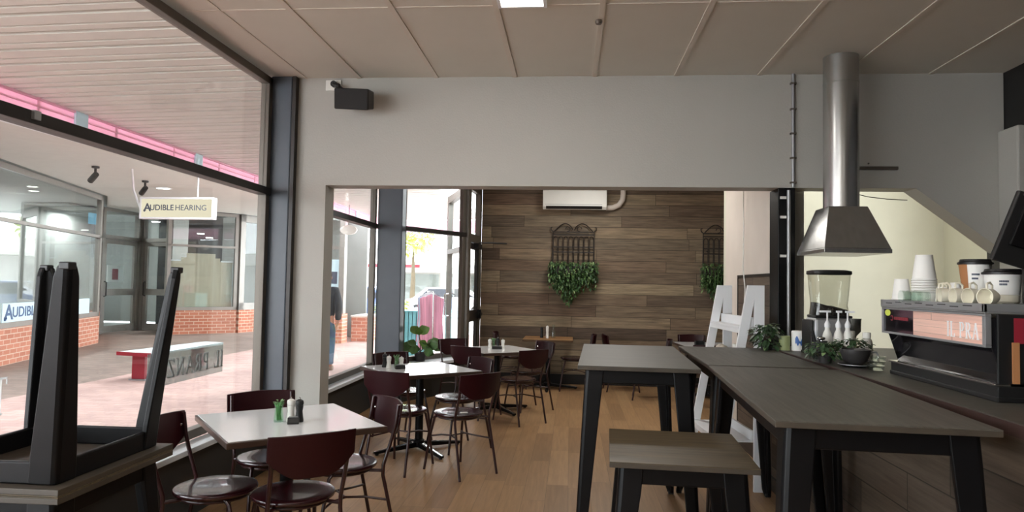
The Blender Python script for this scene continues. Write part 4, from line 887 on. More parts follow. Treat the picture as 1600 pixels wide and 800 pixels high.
# fiddle leaf fig on the sill
fg = thing('potted_fig', 'broad leaved fig plant standing on the sill by the far slate column', 'plant', (-1.93, 8.86, 0.4975))
b = MB(); b.lathe([(0.001, 0), (0.06, 0), (0.08, 0.11), (0.072, 0.11), (0.068, 0.10), (0.001, 0.10)], n=24); b.obj('pot', 'bowlm', fg, smooth=40)
b = MB(); b.tube([(0, 0, 0.09), (0.0, 0.0, 0.22), (-0.02, 0, 0.32), (-0.03, 0, 0.38)], 0.007, n=6); b.tube([(0, 0, 0.12), (0.08, -0.02, 0.2), (0.15, -0.03, 0.24)], 0.006, n=6); b.tube([(0, 0, 0.12), (-0.09, -0.02, 0.17), (-0.14, -0.03, 0.20)], 0.005, n=6); b.obj('stems', 'stem', fg, smooth=60)
R = random.Random(9)
for p, d, l in (((-0.03, 0, 0.34), (-0.55, -0.1, 0.8), 0.17), ((-0.03, 0, 0.35), (0.8, -0.2, 0.65), 0.20), ((-0.02, 0, 0.33), (0.1, -0.5, 0.9), 0.14), ((0.1, -0.02, 0.20), (0.9, -0.2, 0.25), 0.18), ((0.13, -0.03, 0.22), (0.7, 0.3, 0.5), 0.16), ((0.06, -0.02, 0.18), (0.3, -0.8, 0.5), 0.17), ((0.13, -0.03, 0.22), (1, 0.0, -0.25), 0.17), ((-0.1, -0.02, 0.18), (-0.9, -0.1, 0.4), 0.15), ((-0.10, -0.02, 0.17), (-0.8, -0.4, -0.2), 0.14), ((0.02, 0, 0.16), (0.5, -0.5, 0.5), 0.18), ((0.0, 0.0, 0.15), (-0.6, -0.3, 0.1), 0.16), ((0.08, 0, 0.2), (0.5, 0.4, 0.3), 0.17), ((0.05, -0.03, 0.13), (0.8, -0.4, 0.0), 0.17), ((0.03, -0.05, 0.19), (0.35, -0.5, 0.75), 0.16), ((0.12, -0.05, 0.17), (0.75, -0.3, 0.45), 0.16), ((-0.05, -0.04, 0.2), (-0.6, -0.3, 0.55), 0.14), ((0.08, -0.06, 0.12), (0.6, -0.5, 0.25), 0.17), ((-0.02, -0.06, 0.12), (-0.5, -0.5, 0.35), 0.15)):
    b = MB(); b.leaf(p, d, l, l * 0.7, 0.2, up=(0.15, -1, 0.35)); b.obj('leaf', mat('fig_leaf', (110, 146, 66), 0.4, amt=0.25, scale=12) if d[2] > 0.6 else 'leaf', fg, smooth=80)

# ------------------------------------------------------------------ lettering on the window (faces the street)
fl = MB().box(-0.0058, -0.0045, 3.90, 4.79, 0.845, 1.052).obj('lettering_film', 'film', None)
fl.location = (-2.475, 0, 0); tag(fl, 'frosted film strip with the shop name stuck on the near window', 'window sticker')
y0 = 4.768
for word in ('IL', 'PRANZO'):
    so, w_ = serif_obj('lettering', word, 0.112, 'letterw', Matrix.Identity(4), fl, 0.0005, 1.06); so.data.transform(Matrix.Translation((0.0062, y0, 0.892)) @ MX)
    so, _ = serif_obj('lettering_shade', word, 0.112, 'lettershade', Matrix.Identity(4), fl, 0.0004, 1.06); so.data.transform(Matrix.Translation((0.0049, y0 + 0.009, 0.885)) @ MX)
    y0 -= w_ + 0.075
so, w_ = serif_obj('window_letter', 'T', 0.165, 'letterw', Matrix.Identity(4), None, 0.0008, 0.75)
so.data.transform(Matrix.Translation((-0.0056, 2.885, 0.89)) @ MX); so.location = (-2.475, 0, 0); tag(so, 'single white letter on the near window, behind the stacked tables', 'window letter')

# ------------------------------------------------------------------ outside: ground, awnings
struct(MB().box(-6.9, GX - 0.06, -6, 20.5, -0.07, -0.005).obj('floor_walkway', 'pave'))
struct(MB().box(-16, -6.9, -6, 20.5, -0.07, -0.005).obj('floor_walkway_far', 'pavegrey'))
struct(MB().box(GX - 0.06, -0.5, FAR + 0.12, 20.5, -0.07, -0.005).obj('floor_walkway_corner', 'pave'))
struct(MB().box(-60, 40, 20.5, 90, -0.12, -0.06).obj('floor_street', 'asphalt'))
def corrugated(x0, x1, z0, z1, y0, y1, period, drop):
    b = MB(); n = int((y1 - y0) / period); pr = []
    for k in range(n):
        y = y0 + k * period
        pr += [(y, 0), (y + period * 0.45, 0), (y + period * 0.452, 0.045), (y + period * 0.555, 0.045), (y + period * 0.557, 0), (y + period * 0.82, 0), (y + period * 0.822, drop), (y + period * 0.998, drop)]
    pr.append((y0 + n * period, 0))
    A = [b.bm.verts.new((x0, y, z0 + d)) for y, d in pr]; B = [b.bm.verts.new((x1, y, z1 + d)) for y, d in pr]
    A2 = [b.bm.verts.new((x0, y, z0 + 0.09)) for y, d in pr]; B2 = [b.bm.verts.new((x1, y, z1 + 0.09)) for y, d in pr]
    for i in range(len(pr) - 1):
        b.bm.faces.new((A[i], A[i + 1], B[i + 1], B[i])); b.bm.faces.new((A2[i], B2[i], B2[i + 1], A2[i + 1]))
        b.bm.faces.new((A[i], A2[i], A2[i + 1], A[i + 1])); b.bm.faces.new((B[i], B[i + 1], B2[i + 1], B2[i]))
    return b
aw = thing('shop_awning', 'ribbed cream awning over the walkway outside the windows, edged with a pink fascia', 'awning', (0, 0, 0))
corrugated(-5.20, GX - 0.10, 3.235, 3.30, -5.0, 19.0, 0.322, 0.07).obj('ribbed_sheet', 'soffit', aw)
b = MB(); b.box(-5.215, -5.20, -5, 19.0, 2.93, 3.31); b.box(-5.205, -5.17, -5, 19.0, 3.215, 3.235); b.box(-5.205, -5.185, -5, 19.0, 3.15, 3.165); b.box(-5.205, -5.185, -5, 19.0, 2.99, 3.005); b.box(-5.205, -5.17, -5, 19.0, 2.93, 2.95)
for k in range(18): b.box(-5.205, -5.19, -4.2 + 1.16 * k, -4.17 + 1.16 * k, 2.95, 3.22)
b.box(-5.2, GX - 0.1, 19.0, 19.05, 2.93, 3.26)
fa = b.obj('fascia', 'pink', aw)
for y in (4.55, 6.82, 9.13, 11.5, 13.9, 16.3): MB().box(-5.19, -5.165, y - 0.09, y + 0.09, 2.97, 3.234).obj('bracket_plate', 'paleblue', fa)
aw2 = thing('opposite_awning', 'pale lined awning ceiling in front of the shop across the walkway', 'awning', (0, 0, 0))
b = MB(); b.prism([(-6.66, 2.0), (-6.09, 19.5), (-8.6, 21.3), (-9.35, 18.9), (-10.8, 17.55), (-11.0, 18.6), (-12.35, 19.1), (-12.3, 17.3), (-10.7, 15.05), (-7.8, 6.1), (-6.8, 2.0)], 3.384, 3.44)
b.obj('lining', 'soffit2', aw2)
b = MB(); b.prism([(-6.6, 2.0), (-6.52, 2.0), (-5.95, 19.5), (-6.03, 19.5)], 3.24, 3.5); b.obj('gutter', 'white', aw2)
b = MB(); b.prism([(-6.66, 2.0), (-6.605, 2.0), (-6.035, 19.5), (-6.09, 19.5)], 3.28, 3.375); b.obj('edge_beam', 'alu', aw2)
# ------------------------------------------------------------------ shop across the walkway
shop = thing('hearing_shop', 'glass fronted shop with red brick plinths across the walkway', 'shop', (0, 0, 0))
def bay(p0, p1, zb, zt, tr, bars=(), brick=None, m='frameg', pane='shopglass', fw=0.09):
    p0, p1 = Vector((p0[0], p0[1], 0)), Vector((p1[0], p1[1], 0)); ln = (p1 - p0).length; a = math.atan2(p1.y - p0.y, p1.x - p0.x)
    kw = dict(loc=tuple(p0), rot=(0, 0, a))
    if brick: MB().box(0, ln, -0.06, 0.16, 0, zb - 0.002).obj('brick_plinth', brick, shop, **kw)
    b = MB(); b.box(0, ln, -0.05, 0.05, zb, zb + fw); b.box(0, ln, -0.05, 0.05, zt - fw, zt); b.box(0, fw, -0.05, 0.05, zb, zt); b.box(ln - fw, ln, -0.05, 0.05, zb, zt)
    for t in bars: b.box(t - fw / 2, t + fw / 2, -0.05, 0.05, zb, zt)
    if tr: b.box(0, ln, -0.05, 0.05, tr - 0.03, tr + 0.03)
    fr = b.obj('window_frame', m, shop, **kw)
    MB().box(fw, ln - fw, -0.004, 0.004, zb + fw, zt - fw).obj('pane', pane, fr)
    return fr, ln
W0, W1 = (-7.97, 6.13), (-10.85, 15.05)
fr, ln1 = bay(W0, W1, 0.62, 3.38, 2.44, bars=(3.0, ), brick='brick2', fw=0.1)
bay(W1, (-12.45, 17.3), 0.62, 3.38, 2.46, brick='brick2')
def door_leaf(p0, p1):
    p0, p1 = Vector((p0[0], p0[1], 0)), Vector((p1[0], p1[1], 0)); ln = (p1 - p0).length; a = math.atan2(p1.y - p0.y, p1.x - p0.x)
    kw = dict(loc=tuple(p0), rot=(0, 0, a))
    b = MB(); b.box(0, 0.12, -0.07, 0.07, 0, 3.38); b.box(ln - 0.12, ln, -0.07, 0.07, 0, 3.38); b.box(0, ln, -0.07, 0.07, 2.56, 2.66); b.box(0, ln, -0.07, 0.07, 3.3, 3.38); f = b.obj('door_frame', 'frameg', shop, **kw)
    b = MB(); b.box(0.13, 0.25, -0.03, 0.03, 0.02, 2.55); b.box(ln - 0.25, ln - 0.13, -0.03, 0.03, 0.02, 2.55); b.box(0.25, ln - 0.25, -0.03, 0.03, 2.43, 2.55); b.box(0.25, ln - 0.25, -0.03, 0.03, 0.02, 0.2); b.box(0.25, ln - 0.25, -0.03, 0.03, 1.02, 1.2); d = b.obj('door_leaf', 'frameg', shop, **kw)
    MB().box(0.25, ln - 0.25, -0.005, 0.005, 1.2, 2.43).obj('pane', 'shopglass', d); MB().box(0.25, ln - 0.25, -0.005, 0.005, 0.2, 1.02).obj('pane', 'shopglass', d); MB().box(0.12, ln - 0.12, -0.005, 0.005, 2.66, 3.3).obj('pane', 'shopglass', f)
    b = MB(); b.tube([(0.2, -0.03, 1.0), (0.2, -0.09, 1.02), (0.2, -0.09, 1.38), (0.2, -0.03, 1.4)], 0.018, n=8); b.obj('pull_handle', 'black', d, smooth=60)
door_leaf((-12.45, 17.3), (-12.55, 19.1)); door_leaf((-12.5, 19.2), (-11.05, 18.75))
MB().box(-11.05, -10.85, 18.0, 18.75, 0, 3.38).obj('corner_post', 'frameg', shop)
bay((-10.85, 17.75), (-9.50, 19.0), 0.65, 3.38, 2.42, brick='brick', fw=0.09)
bay((-9.46, 19.0), (-8.9, 21.2), 0.65, 3.38, None, brick='brick', fw=0.2)
# rooms behind the glass
def inner(p0, p1, dep, m, name, z1=3.45):
    p0, p1 = Vector((p0[0], p0[1], 0)), Vector((p1[0], p1[1], 0)); ln = (p1 - p0).length; a = math.atan2(p1.y - p0.y, p1.x - p0.x)
    kw = dict(loc=tuple(p0), rot=(0, 0, a))
    b = MB(); b.box(0, ln, dep, dep + 0.08, 0, z1); b.box(0, ln, 0.25, dep, 0.0, 0.03); b.box(0, ln, 0.25, dep, 3.40, 3.44); return b.obj(name, m, shop, **kw)
iw = inner(W0, W1, 3.4, 'inner', 'interior_wall')
a1 = math.atan2(W1[1] - W0[1], W1[0] - W0[0])
MB().box(7.4, 7.9, 1.6, 1.9, 0.03, 3.40).obj('interior_pillar', 'innerd', shop, loc=(W0[0], W0[1], 0), rot=(0, 0, a1))
inner((-10.9, 18.0), (-9.6, 19.2), 1.6, 'innerd', 'interior_wall')
inner((-12.9, 17.0), (-12.9, 19.6), 1.5, 'inner', 'interior_wall')
b = MB(); b.box(-18.0, -17.9, 2, 23, 0, 3.46); b.box(-17.9, -6.9, 1.9, 2.0, 0, 3.46); b.box(-17.9, -9.3, 22.9, 23, 0, 3.46); b.box(-18.0, -6.75, 2, 23, 3.46, 3.56); b.obj('building_shell', 'inner', shop)
def on_shop(o): o.location = (W0[0], W0[1], 0); o.rotation_euler = (0, 0, a1); return o
t = on_shop(thing('picture_frame', 'thin framed picture on the wall inside the shop across the walkway', 'picture'))
b = MB(); b.box(4.65, 5.75, 3.37, 3.3995, 1.70, 1.73); b.box(4.65, 5.75, 3.37, 3.3995, 2.55, 2.58); b.box(4.65, 4.68, 3.37, 3.3995, 1.73, 2.55); b.box(5.72, 5.75, 3.37, 3.3995, 1.73, 2.55); b.obj('frame', 'innerd', t)
MB().box(4.68, 5.72, 3.385, 3.3995, 1.73, 2.55).obj('print', 'inner', t)
MB().box(5.05, 5.35, 3.38, 3.3845, 2.0, 2.22).obj('motif', 'frameg', t)
for i, (x, y, lab) in enumerate(((-11.9, 12.9, 'round lit downlight inside the shop across the walkway, leftmost'), (-11.35, 13.6, 'round lit downlight inside the shop across the walkway, upper right one'), (-11.9, 14.3, 'round lit downlight inside the shop across the walkway, lower right one'))):
    t = thing('downlight', lab, 'light', (x, y, 3.40), 0, 'downlights across the walkway'); b = MB(); b.lathe([(0.11, 0), (0.11, -0.012), (0.09, -0.012), (0.09, -0.003), (0.001, -0.003)], n=20); b.obj('trim_ring', 'white', t); b = MB(); b.lathe([(0.088, -0.004), (0.088, -0.010), (0.001, -0.010)], n=20); b.obj('lens', 'down', t)
t = thing('downlight', 'round lit downlight in the awning ceiling above the hanging shop sign', 'light', (-8.45, 13.6, 3.38), 0, 'downlights across the walkway'); b = MB(); b.lathe([(0.16, 0), (0.16, -0.012), (0.13, -0.012), (0.13, -0.003), (0.001, -0.003)], n=20); b.obj('trim_ring', 'white', t); b = MB(); b.lathe([(0.128, -0.004), (0.128, -0.010), (0.001, -0.010)], n=20); b.obj('lens', 'down', t)
# chairs inside the shop, only their backs show over the sign
for i, x in enumerate((4.9, 5.9)):
    t = on_shop(thing('waiting_chair', ('pale chair back over the blue window sign across the walkway, left one', 'pale chair back over the blue window sign across the walkway, right one')[i], 'chair')); 
    b = MB(); b.box(x - 0.24, x + 0.24, 1.2, 1.24, 0.55, 1.42); b.obj('backrest', 'sky2', t, bevel=0.03); b = MB(); b.box(x - 0.24, x + 0.24, 0.8, 1.2, 0.46, 0.54); b.obj('seat', 'sky2', t, bevel=0.02)
    for q in ((-0.2, 0.84), (0.2, 0.84), (-0.2, 1.2), (0.2, 1.2)): b = MB(); b.tube([(x + q[0], q[1], 0.03), (x + q[0], q[1], 0.47)], 0.015); b.obj('leg', 'chrome', t)
# window sign: pale blue strip with navy lettering, a bigger logo letter in front
sg = on_shop(tag(MB().box(4.8, 8.7, -0.072, -0.062, 0.72, 1.04).obj('window_sign', 'bluesign'), 'pale blue window sign with navy lettering along the foot of the shop window', 'sign'))
MS = Matrix(((1, 0, 0, 0), (0, 0, -1, 0), (0, 1, 0, 0), (0, 0, 0, 1)))       # text facing -y of its wall
def sign_text(parent, y, x0, z, capA, cap, txt_m, split=('UDIBLE', 'HEARING'), k=1.0, m2=None):
    def put(body, size, x, m, nm, bold=0.0, sx=1.0):
        me = text_mesh(body, size, 0.002, 1.0, bold); xs = [v.co.x for v in me.vertices]; w = (max(xs) - min(xs)) * sx
        me.transform(Matrix.Diagonal((sx, 1, 1, 1))); me.transform(Matrix.Translation((x - min(xs) * sx, 0, 0))); me.transform(Matrix.Translation((0, y, z)) @ MS); me.materials.clear(); me.materials.append(MT[m])
        o = bpy.data.objects.new(nm, me); COL.objects.link(o); o.parent = parent; return w
    x = x0
    x += put('A', capA, x, txt_m, 'logo_letter', capA * 0.02, k) - 0.02 * k
    x += put(split[0], cap, x, txt_m, 'lettering', cap * 0.012, k) + cap * 0.25
    x += put(split[1], cap, x, m2 or txt_m, 'lettering', 0.0, k)
    b = MB(); c = x0 + capA * 0.12; b.tube([(c + capA * 0.13 * (1 - q / 26) * math.cos(q * 0.42), y - 0.003, z - capA * 0.27 + capA * 0.13 * (1 - q / 26) * math.sin(q * 0.42)) for q in range(20)], capA * 0.025, n=6); b.obj('logo_swirl', txt_m, parent)
    return x
sign_text(sg, -0.0745, 4.86, 0.875, 0.36, 0.25, 'navy', k=1.25)
# hanging light box
hs_ = thing('hanging_sign', 'lit white sign box with dark lettering hanging under the opposite awning', 'sign', (-7.37, 11.2, 2.52))
MB().box(0.03, 1.286, 0.0, 0.10, 0.03, 0.34).obj('light_box', 'lightbox', hs_)
b = MB(); b.box(0, 1.316, -0.012, 0.112, 0, 0.03); b.box(0, 1.316, -0.012, 0.112, 0.34, 0.37); b.box(0, 0.03, -0.012, 0.112, 0.03, 0.34); b.box(1.286, 1.316, -0.012, 0.112, 0.03, 0.34); b.obj('box_frame', 'white', hs_, bevel=0.004)
sign_text(hs_, -0.004, 0.07, 0.19, 0.19, 0.135, 'greyink', k=0.98)
b = MB()
b.tube([(0.015, 0.05, 0.10), (-0.16, 0.05, 0.50), (-0.20, 0.05, 0.862)], 0.018, n=8); b.tube([(1.0, 0.05, 0.36), (1.0, 0.05, 0.862)], 0.012, n=8); b.obj('hanger', 'white', hs_, smooth=60)
# security cameras
for x, y, lab, rz in ((-8.04, 10.98, 'black security camera under the opposite awning, above the corner of the shop window', 2.6), (-8.2, 12.6, 'black security camera under the opposite awning, just above the hanging sign', 2.5)):
    t = thing('security_camera', lab, 'camera', (x, y, 3.38), rz, 'security cameras')
    b = MB(); b.lathe([(0.06, 0), (0.06, -0.03), (0.02, -0.04), (0.02, -0.12), (0.001, -0.12)], n=16); b.ball((0, 0, -0.13), 0.035); b.obj('mount', 'black', t, smooth=40)
    b = MB(); M = Matrix.Translation((0.02, 0, -0.16)) @ Matrix.Rotation(math.radians(115), 4, 'Y'); b.lathe([(0.001, -0.06), (0.045, -0.06), (0.05, 0.0), (0.05, 0.17), (0.04, 0.18), (0.001, 0.17)], n=18, M=M); b.obj('camera_body', 'black', t, smooth=40)
# tan blind in the small window, blue lit screen in the fanlight, posters on the door
a2 = math.atan2(1.25, 1.35)
bl_ = tag(MB().extr([(0.1, 0.12, 0.74), (1.74, 0.12, 0.74), (1.74, 0.12, 2.0), (1.4, 0.12, 2.0), (1.4, 0.12, 2.1), (1.27, 0.12, 2.1), (1.27, 0.12, 2.22), (0.52, 0.12, 2.22), (0.52, 0.12, 2.1), (0.38, 0.12, 2.1), (0.38, 0.12, 2.0), (0.1, 0.12, 2.0)], (0, 0.02, 0)).obj('paper_blind', 'blind', loc=(-10.85, 17.75, 0), rot=(0, 0, a2)), 'tan paper blind with a stepped top inside the dark shop window', 'blind')
MB().box(0.1, 0.36, 0.10, 0.119, 1.995, 2.03).obj('top_rail', 'white', bl_); MB().box(1.42, 1.74, 0.10, 0.119, 1.995, 2.03).obj('top_rail', 'white', bl_)
for i, (u, v, z, lab) in enumerate(((0.55, 0.8, 2.55, 'slim lit tube lamp inside the dark window, lower left one'), (0.95, 0.5, 2.78, 'slim lit tube lamp inside the dark window, upper one'), (1.2, 0.55, 2.68, 'slim lit tube lamp inside the dark window, right one'))):
    o = tag(MB().box(u - 0.09, u + 0.09, v - 0.03, v + 0.03, z, z + 0.03).obj('tube_lamp', 'led', loc=(-10.85, 17.75, 0), rot=(0, 0, a2)), lab, 'light', 'tube lamps across the walkway')
tag(MB().box(-13.0, -12.98, 17.55, 18.15, 2.95, 3.25).obj('lit_screen', 'winlit'), 'pale blue lit panel behind the fanlight of the shop door', 'screen')
ps = tag(MB().box(-12.62, -12.60, 17.85, 18.55, 1.38, 1.85).obj('door_poster', 'paper'), 'white poster with a red blot on the shop door', 'poster'); MB().box(-12.599, -12.596, 18.05, 18.3, 1.45, 1.75).obj('red_blot', 'red', ps)
# bench on the walkway
bn = thing('street_bench', 'pale topped bench with red end legs on the paving outside', 'bench', (-6.25, 10.6, 0))
b = MB(); b.prism([(-0.36, -0.92), (0.21, -1.04), (0.28, 0.94), (-0.10, 1.03)], 0.385, 0.42); b.obj('bench_top', 'benchtop', bn, bevel=0.006)
b = MB(); b.prism([(-0.37, -0.95), (0.22, -1.07), (0.222, -1.042), (-0.365, -0.925)], 0.37, 0.422); b.obj('end_cap', 'red', bn)
for y in (-0.8, 0.8):
    b = MB(); b.box(-0.20, 0.0, y - 0.035, y + 0.035, 0.015, 0.384); b.obj('leg', 'red', bn, bevel=0.006); b = MB(); b.box(-0.23, 0.03, y - 0.06, y + 0.06, -0.005, 0.015); b.obj('foot_plate', 'silver', bn)
# ------------------------------------------------------------------ the far corner of the walkway and street
nb = thing('corner_shop', 'shop with aqua posters in tall windows over a brick plinth, past the walker', 'shop', (0, 0, 0))
def simple_box(name, m, x0, x1, y0, y1, z0, z1, par, bevel=0.0): return MB().box(x0, x1, y0, y1, z0, z1).obj(name, m, par, bevel=bevel)
simple_box('brick_plinth', 'brick2', -6.7, -5.55, 16.5, 16.9, 0, 0.72, nb)
b = MB(); b.box(-5.68, -5.55, 16.55, 16.75, 0.722, 3.2); b.box(-6.7, -6.6, 16.6, 16.75, 0.722, 3.2); b.box(-6.6, -5.68, 16.6, 16.75, 2.30, 2.38); b.box(-6.6, -5.68, 16.6, 16.75, 3.1, 3.2); b.obj('window_frame', 'frameg', nb)
simple_box('window_pane', 'shopglass', -6.6, -5.68, 16.66, 16.67, 0.722, 3.1, nb)
simple_box('interior_wall', 'inner', -6.7, -5.6, 18.6, 18.7, 0, 3.2, nb)
for i, (x, m) in enumerate(((-6.06, 'aqua'), (-5.80, 'bluesign'))):
    p = tag(simple_box('window_poster', m, x - 0.16, x + 0.09, 16.645, 16.655, 0.78, 2.05, None), ('aqua poster in the corner shop window, left one', 'pale blue poster in the corner shop window, right one')[i], 'poster'); simple_box('poster_block', 'greyink', x - 0.12, x + 0.05, 16.64, 16.6445, 1.45, 1.75, p); simple_box('poster_block', 'navy', x - 0.12, x + 0.05, 16.64, 16.6445, 0.9, 1.2, p)
b = MB(); b.prism([(-5.54, 17.2), (-5.1, 17.2), (-5.1, 18.4), (-5.54, 18.4)], 0, 0.62); pl = tag(b.obj('brick_planter_box', 'brick2'), 'low brick planter wall beside the corner shop', 'planter'); simple_box('coping', 'soffit2', -5.56, -5.08, 17.18, 18.42, 0.621, 0.66, pl)
for i, (x, y, lab) in enumerate(((-5.15, 18.95, 'yellow green shrub behind the low brick planter'), (-5.0, 20.2, 'yellow green shrub at the street edge, right of the brick planter'))):
    bush('street_shrub', lab, 'shrub', (x, y, 0), (0.22, 0.4, 'brick2'), 0.28, 0.28, 0.26, 0.72, 260, 'leafy', 0.12, 0.08, group='street shrubs', seed=30 + i)
# red framed sign on a post
rs = thing('street_sign', 'red and white sign board on a red post by the street', 'sign', (-7.25, 22.0, -0.06)); b = MB(); b.tube([(0, 0, 0), (0, 0, 2.6)], 0.05, n=10); b.obj('post', 'red', rs, smooth=60)
simple_box('sign_board', 'white', 0.06, 0.62, -0.02, 0.02, 1.82, 2.24, rs); simple_box('red_band', 'red', 0.05, 0.63, -0.03, -0.021, 2.09, 2.25, rs); simple_box('red_band', 'red', 0.05, 0.63, -0.03, -0.021, 1.81, 1.93, rs)
dl = thing('oval_sign', 'pale oval disc hanging under the awning by the far corner', 'sign', (-4.95, 15.0, 2.66)); b = MB(); b.lathe([(0.001, -0.03), (0.19, -0.03), (0.2, 0.0), (0.19, 0.03), (0.001, 0.03)], n=28, M=Matrix.Rotation(PI / 2, 4, 'X') @ Matrix.Diagonal((1, 0.55, 1, 1))); b.obj('disc', 'soffit2', dl, smooth=40); b = MB(); b.tube([(0, 0, 0.11), (0, 0, 0.56)], 0.008); b.obj('rod', 'alu', dl)
def make_car(label, loc, rz, m):
    t = thing('parked_car', label, 'car', loc, rz, 'parked cars across the street')
    prof = [(-2.1, 0.35), (-2.15, 0.75), (-1.55, 0.9), (-0.95, 1.38), (0.75, 1.42), (1.5, 0.95), (2.1, 0.85), (2.15, 0.4)]
    b = MB(); b.loft([[(x, y * (0.86 if z > 1.0 else 1.0), z) for x, z in prof] for y in (-0.85, 0.85)]); b.obj('car_body', m, t, bevel=0.05, seg=3)
    for s in (-1, 1):
        b = MB(); b.extr([(-1.25, s * 0.84, 0.95), (-0.85, s * 0.76, 1.32), (0.65, s * 0.76, 1.34), (1.2, s * 0.84, 0.98)], (0, s * 0.03, 0)); b.obj('side_glass', 'innerd', t)
    for x in (-1.35, 1.35):
        for s in (-1, 1):
            b = MB(); b.lathe([(0.001, 0), (0.31, 0), (0.31, 0.2), (0.001, 0.2)], n=24, M=Matrix.Rotation(-s * PI / 2, 4, 'X'), c=(x, s * 0.70, 0.31)); w = b.obj('wheel', 'tyre', t); b = MB(); b.lathe([(0.001, 0.201), (0.19, 0.201), (0.18, 0.21), (0.001, 0.21)], n=20, M=Matrix.Rotation(-s * PI / 2, 4, 'X'), c=(x, s * 0.70, 0.31)); b.obj('hub_cap', 'silver', w)
    return t
make_car('blue grey car parked across the street, seen beside the far slate column', (-8.3, 26.3, -0.06), 0.1, 'carb')
make_car('white car parked across the street, seen through the angled window, left one', (-5.6, 31.5, -0.06), 0.1, 'carw')
make_car('white car parked across the street, seen through the angled window, right one', (-11.0, 32.5, -0.06), 0.1, 'carw')
hb = thing('street_building', 'long white building with a red sign band across the street', 'building', (0, 40, -0.06))
simple_box('wall', 'render', -40, 20, 0, 1, 0, 3.6, hb); simple_box('veranda_roof', 'soffit2', -40, 20, -2.5, 0, 2.6, 2.75, hb); b = MB(); b.box(-12.0, -8.3, -2.56, -2.5, 2.42, 2.58); b.obj('red_band', 'red', hb)
for x in (-30, -24, -18, -13.5, -9, -4.5): f_ = simple_box('shop_window', 'frameg', x - 1.4, x + 1.4, -0.05, 0, 0.5, 2.2, hb); simple_box('pane', 'shopglass', x - 1.3, x + 1.3, -0.07, -0.051, 0.6, 2.1, f_)
tr = thing('street_tree', 'yellow green tree across the street, seen through the angled window', 'tree', (-8.6, 37.0, -0.06)); b = MB(); b.tube([(0, 0, 0), (0.05, 0, 1.8), (0, 0.1, 3.4)], [0.16, 0.12, 0.06], n=8); b.obj('trunk', 'stem', tr, smooth=60)
b = MB(); R = random.Random(5)
for i in range(420):
    p = Vector((R.gauss(0, 1), R.gauss(0, 1), R.gauss(0, 1))).normalized() * (R.random() ** 0.4); b.leaf((p.x * 1.3, p.y * 1.3, 4.0 + p.z * 0.9), (R.uniform(-1, 1), R.uniform(-1, 1), R.uniform(-.5, .5)), 0.32, 0.22, 0.3)
b.obj('crown', 'leafy', tr)
# neighbouring shop front beyond the entry: grey framed glazed door, garment rack, aqua trolley
nd = thing('boutique_front', 'grey framed glazed shopfront just outside the entry door', 'shopfront', (-2.32, 13.0, 0), math.atan2(-1.7, 0.6))
b = MB(); b.box(0, 0.14, -0.05, 0.05, -0.005, 3.15); b.box(1.60, 1.72, -0.05, 0.05, -0.005, 3.15); b.box(0.14, 1.6, -0.05, 0.05, 3.02, 3.15); b.box(0.14, 1.6, -0.05, 0.05, 2.06, 2.14); b.box(0.14, 1.6, -0.05, 0.05, 0.30, 0.42); b.box(0.14, 1.6, -0.05, 0.05, -0.005, 0.08); b.obj('frame', 'frameg', nd)
MB().box(0.14, 1.6, -0.005, 0.005, 0.42, 2.06).obj('pane', 'shopglass', nd); MB().box(0.14, 1.6, -0.005, 0.005, 2.14, 3.02).obj('pane', 'shopglass', nd); MB().box(0.14, 1.6, -0.02, 0.02, 0.08, 0.30).obj('kick_panel', 'frameg', nd)
MB().box(-0.2, 2.2, 1.6, 1.7, -0.005, 3.2).obj('interior_wall', 'inner', nd)
b = MB(); b.tube([(0.22, -0.03, 0.9), (0.22, -0.1, 0.92), (0.22, -0.1, 1.3), (0.22, -0.03, 1.32)], 0.018, n=8); b.obj('pull_handle', 'chrome', nd, smooth=60)
gk = thing('garment_rack', 'metal clothes rail on the walkway outside the boutique', 'rack', (-2.56, 12.5, -0.005), math.radians(109)); b = MB()
b.tube([(-0.42, 0, 0.1), (-0.42, 0, 1.36), (0.42, 0, 1.36), (0.42, 0, 0.1)], 0.014, n=8)
for s in (-0.42, 0.42): b.tube([(s, -0.22, 0.06), (s, 0.22, 0.06)], 0.014, n=8)
b.tube([(-0.42, 0, 0.1), (0.42, 0, 0.1)], 0.012, n=8); b.obj('rail_frame', 'chrome', gk, smooth=60)
for s in (-0.42, 0.42):
    for q in (-0.2, 0.2): b = MB(); b.ball((s, q, 0.031), 0.03); b.obj('castor', 'black', gk, smooth=60)
gn = ('pink striped garment', 'pink striped garment', 'pink striped garment', 'pale blue garment', 'pale blue garment', 'pink striped garment')
po = ('first from the left', 'second from the left', 'third from the left', 'fourth from the left', 'fifth from the left', 'last from the left')
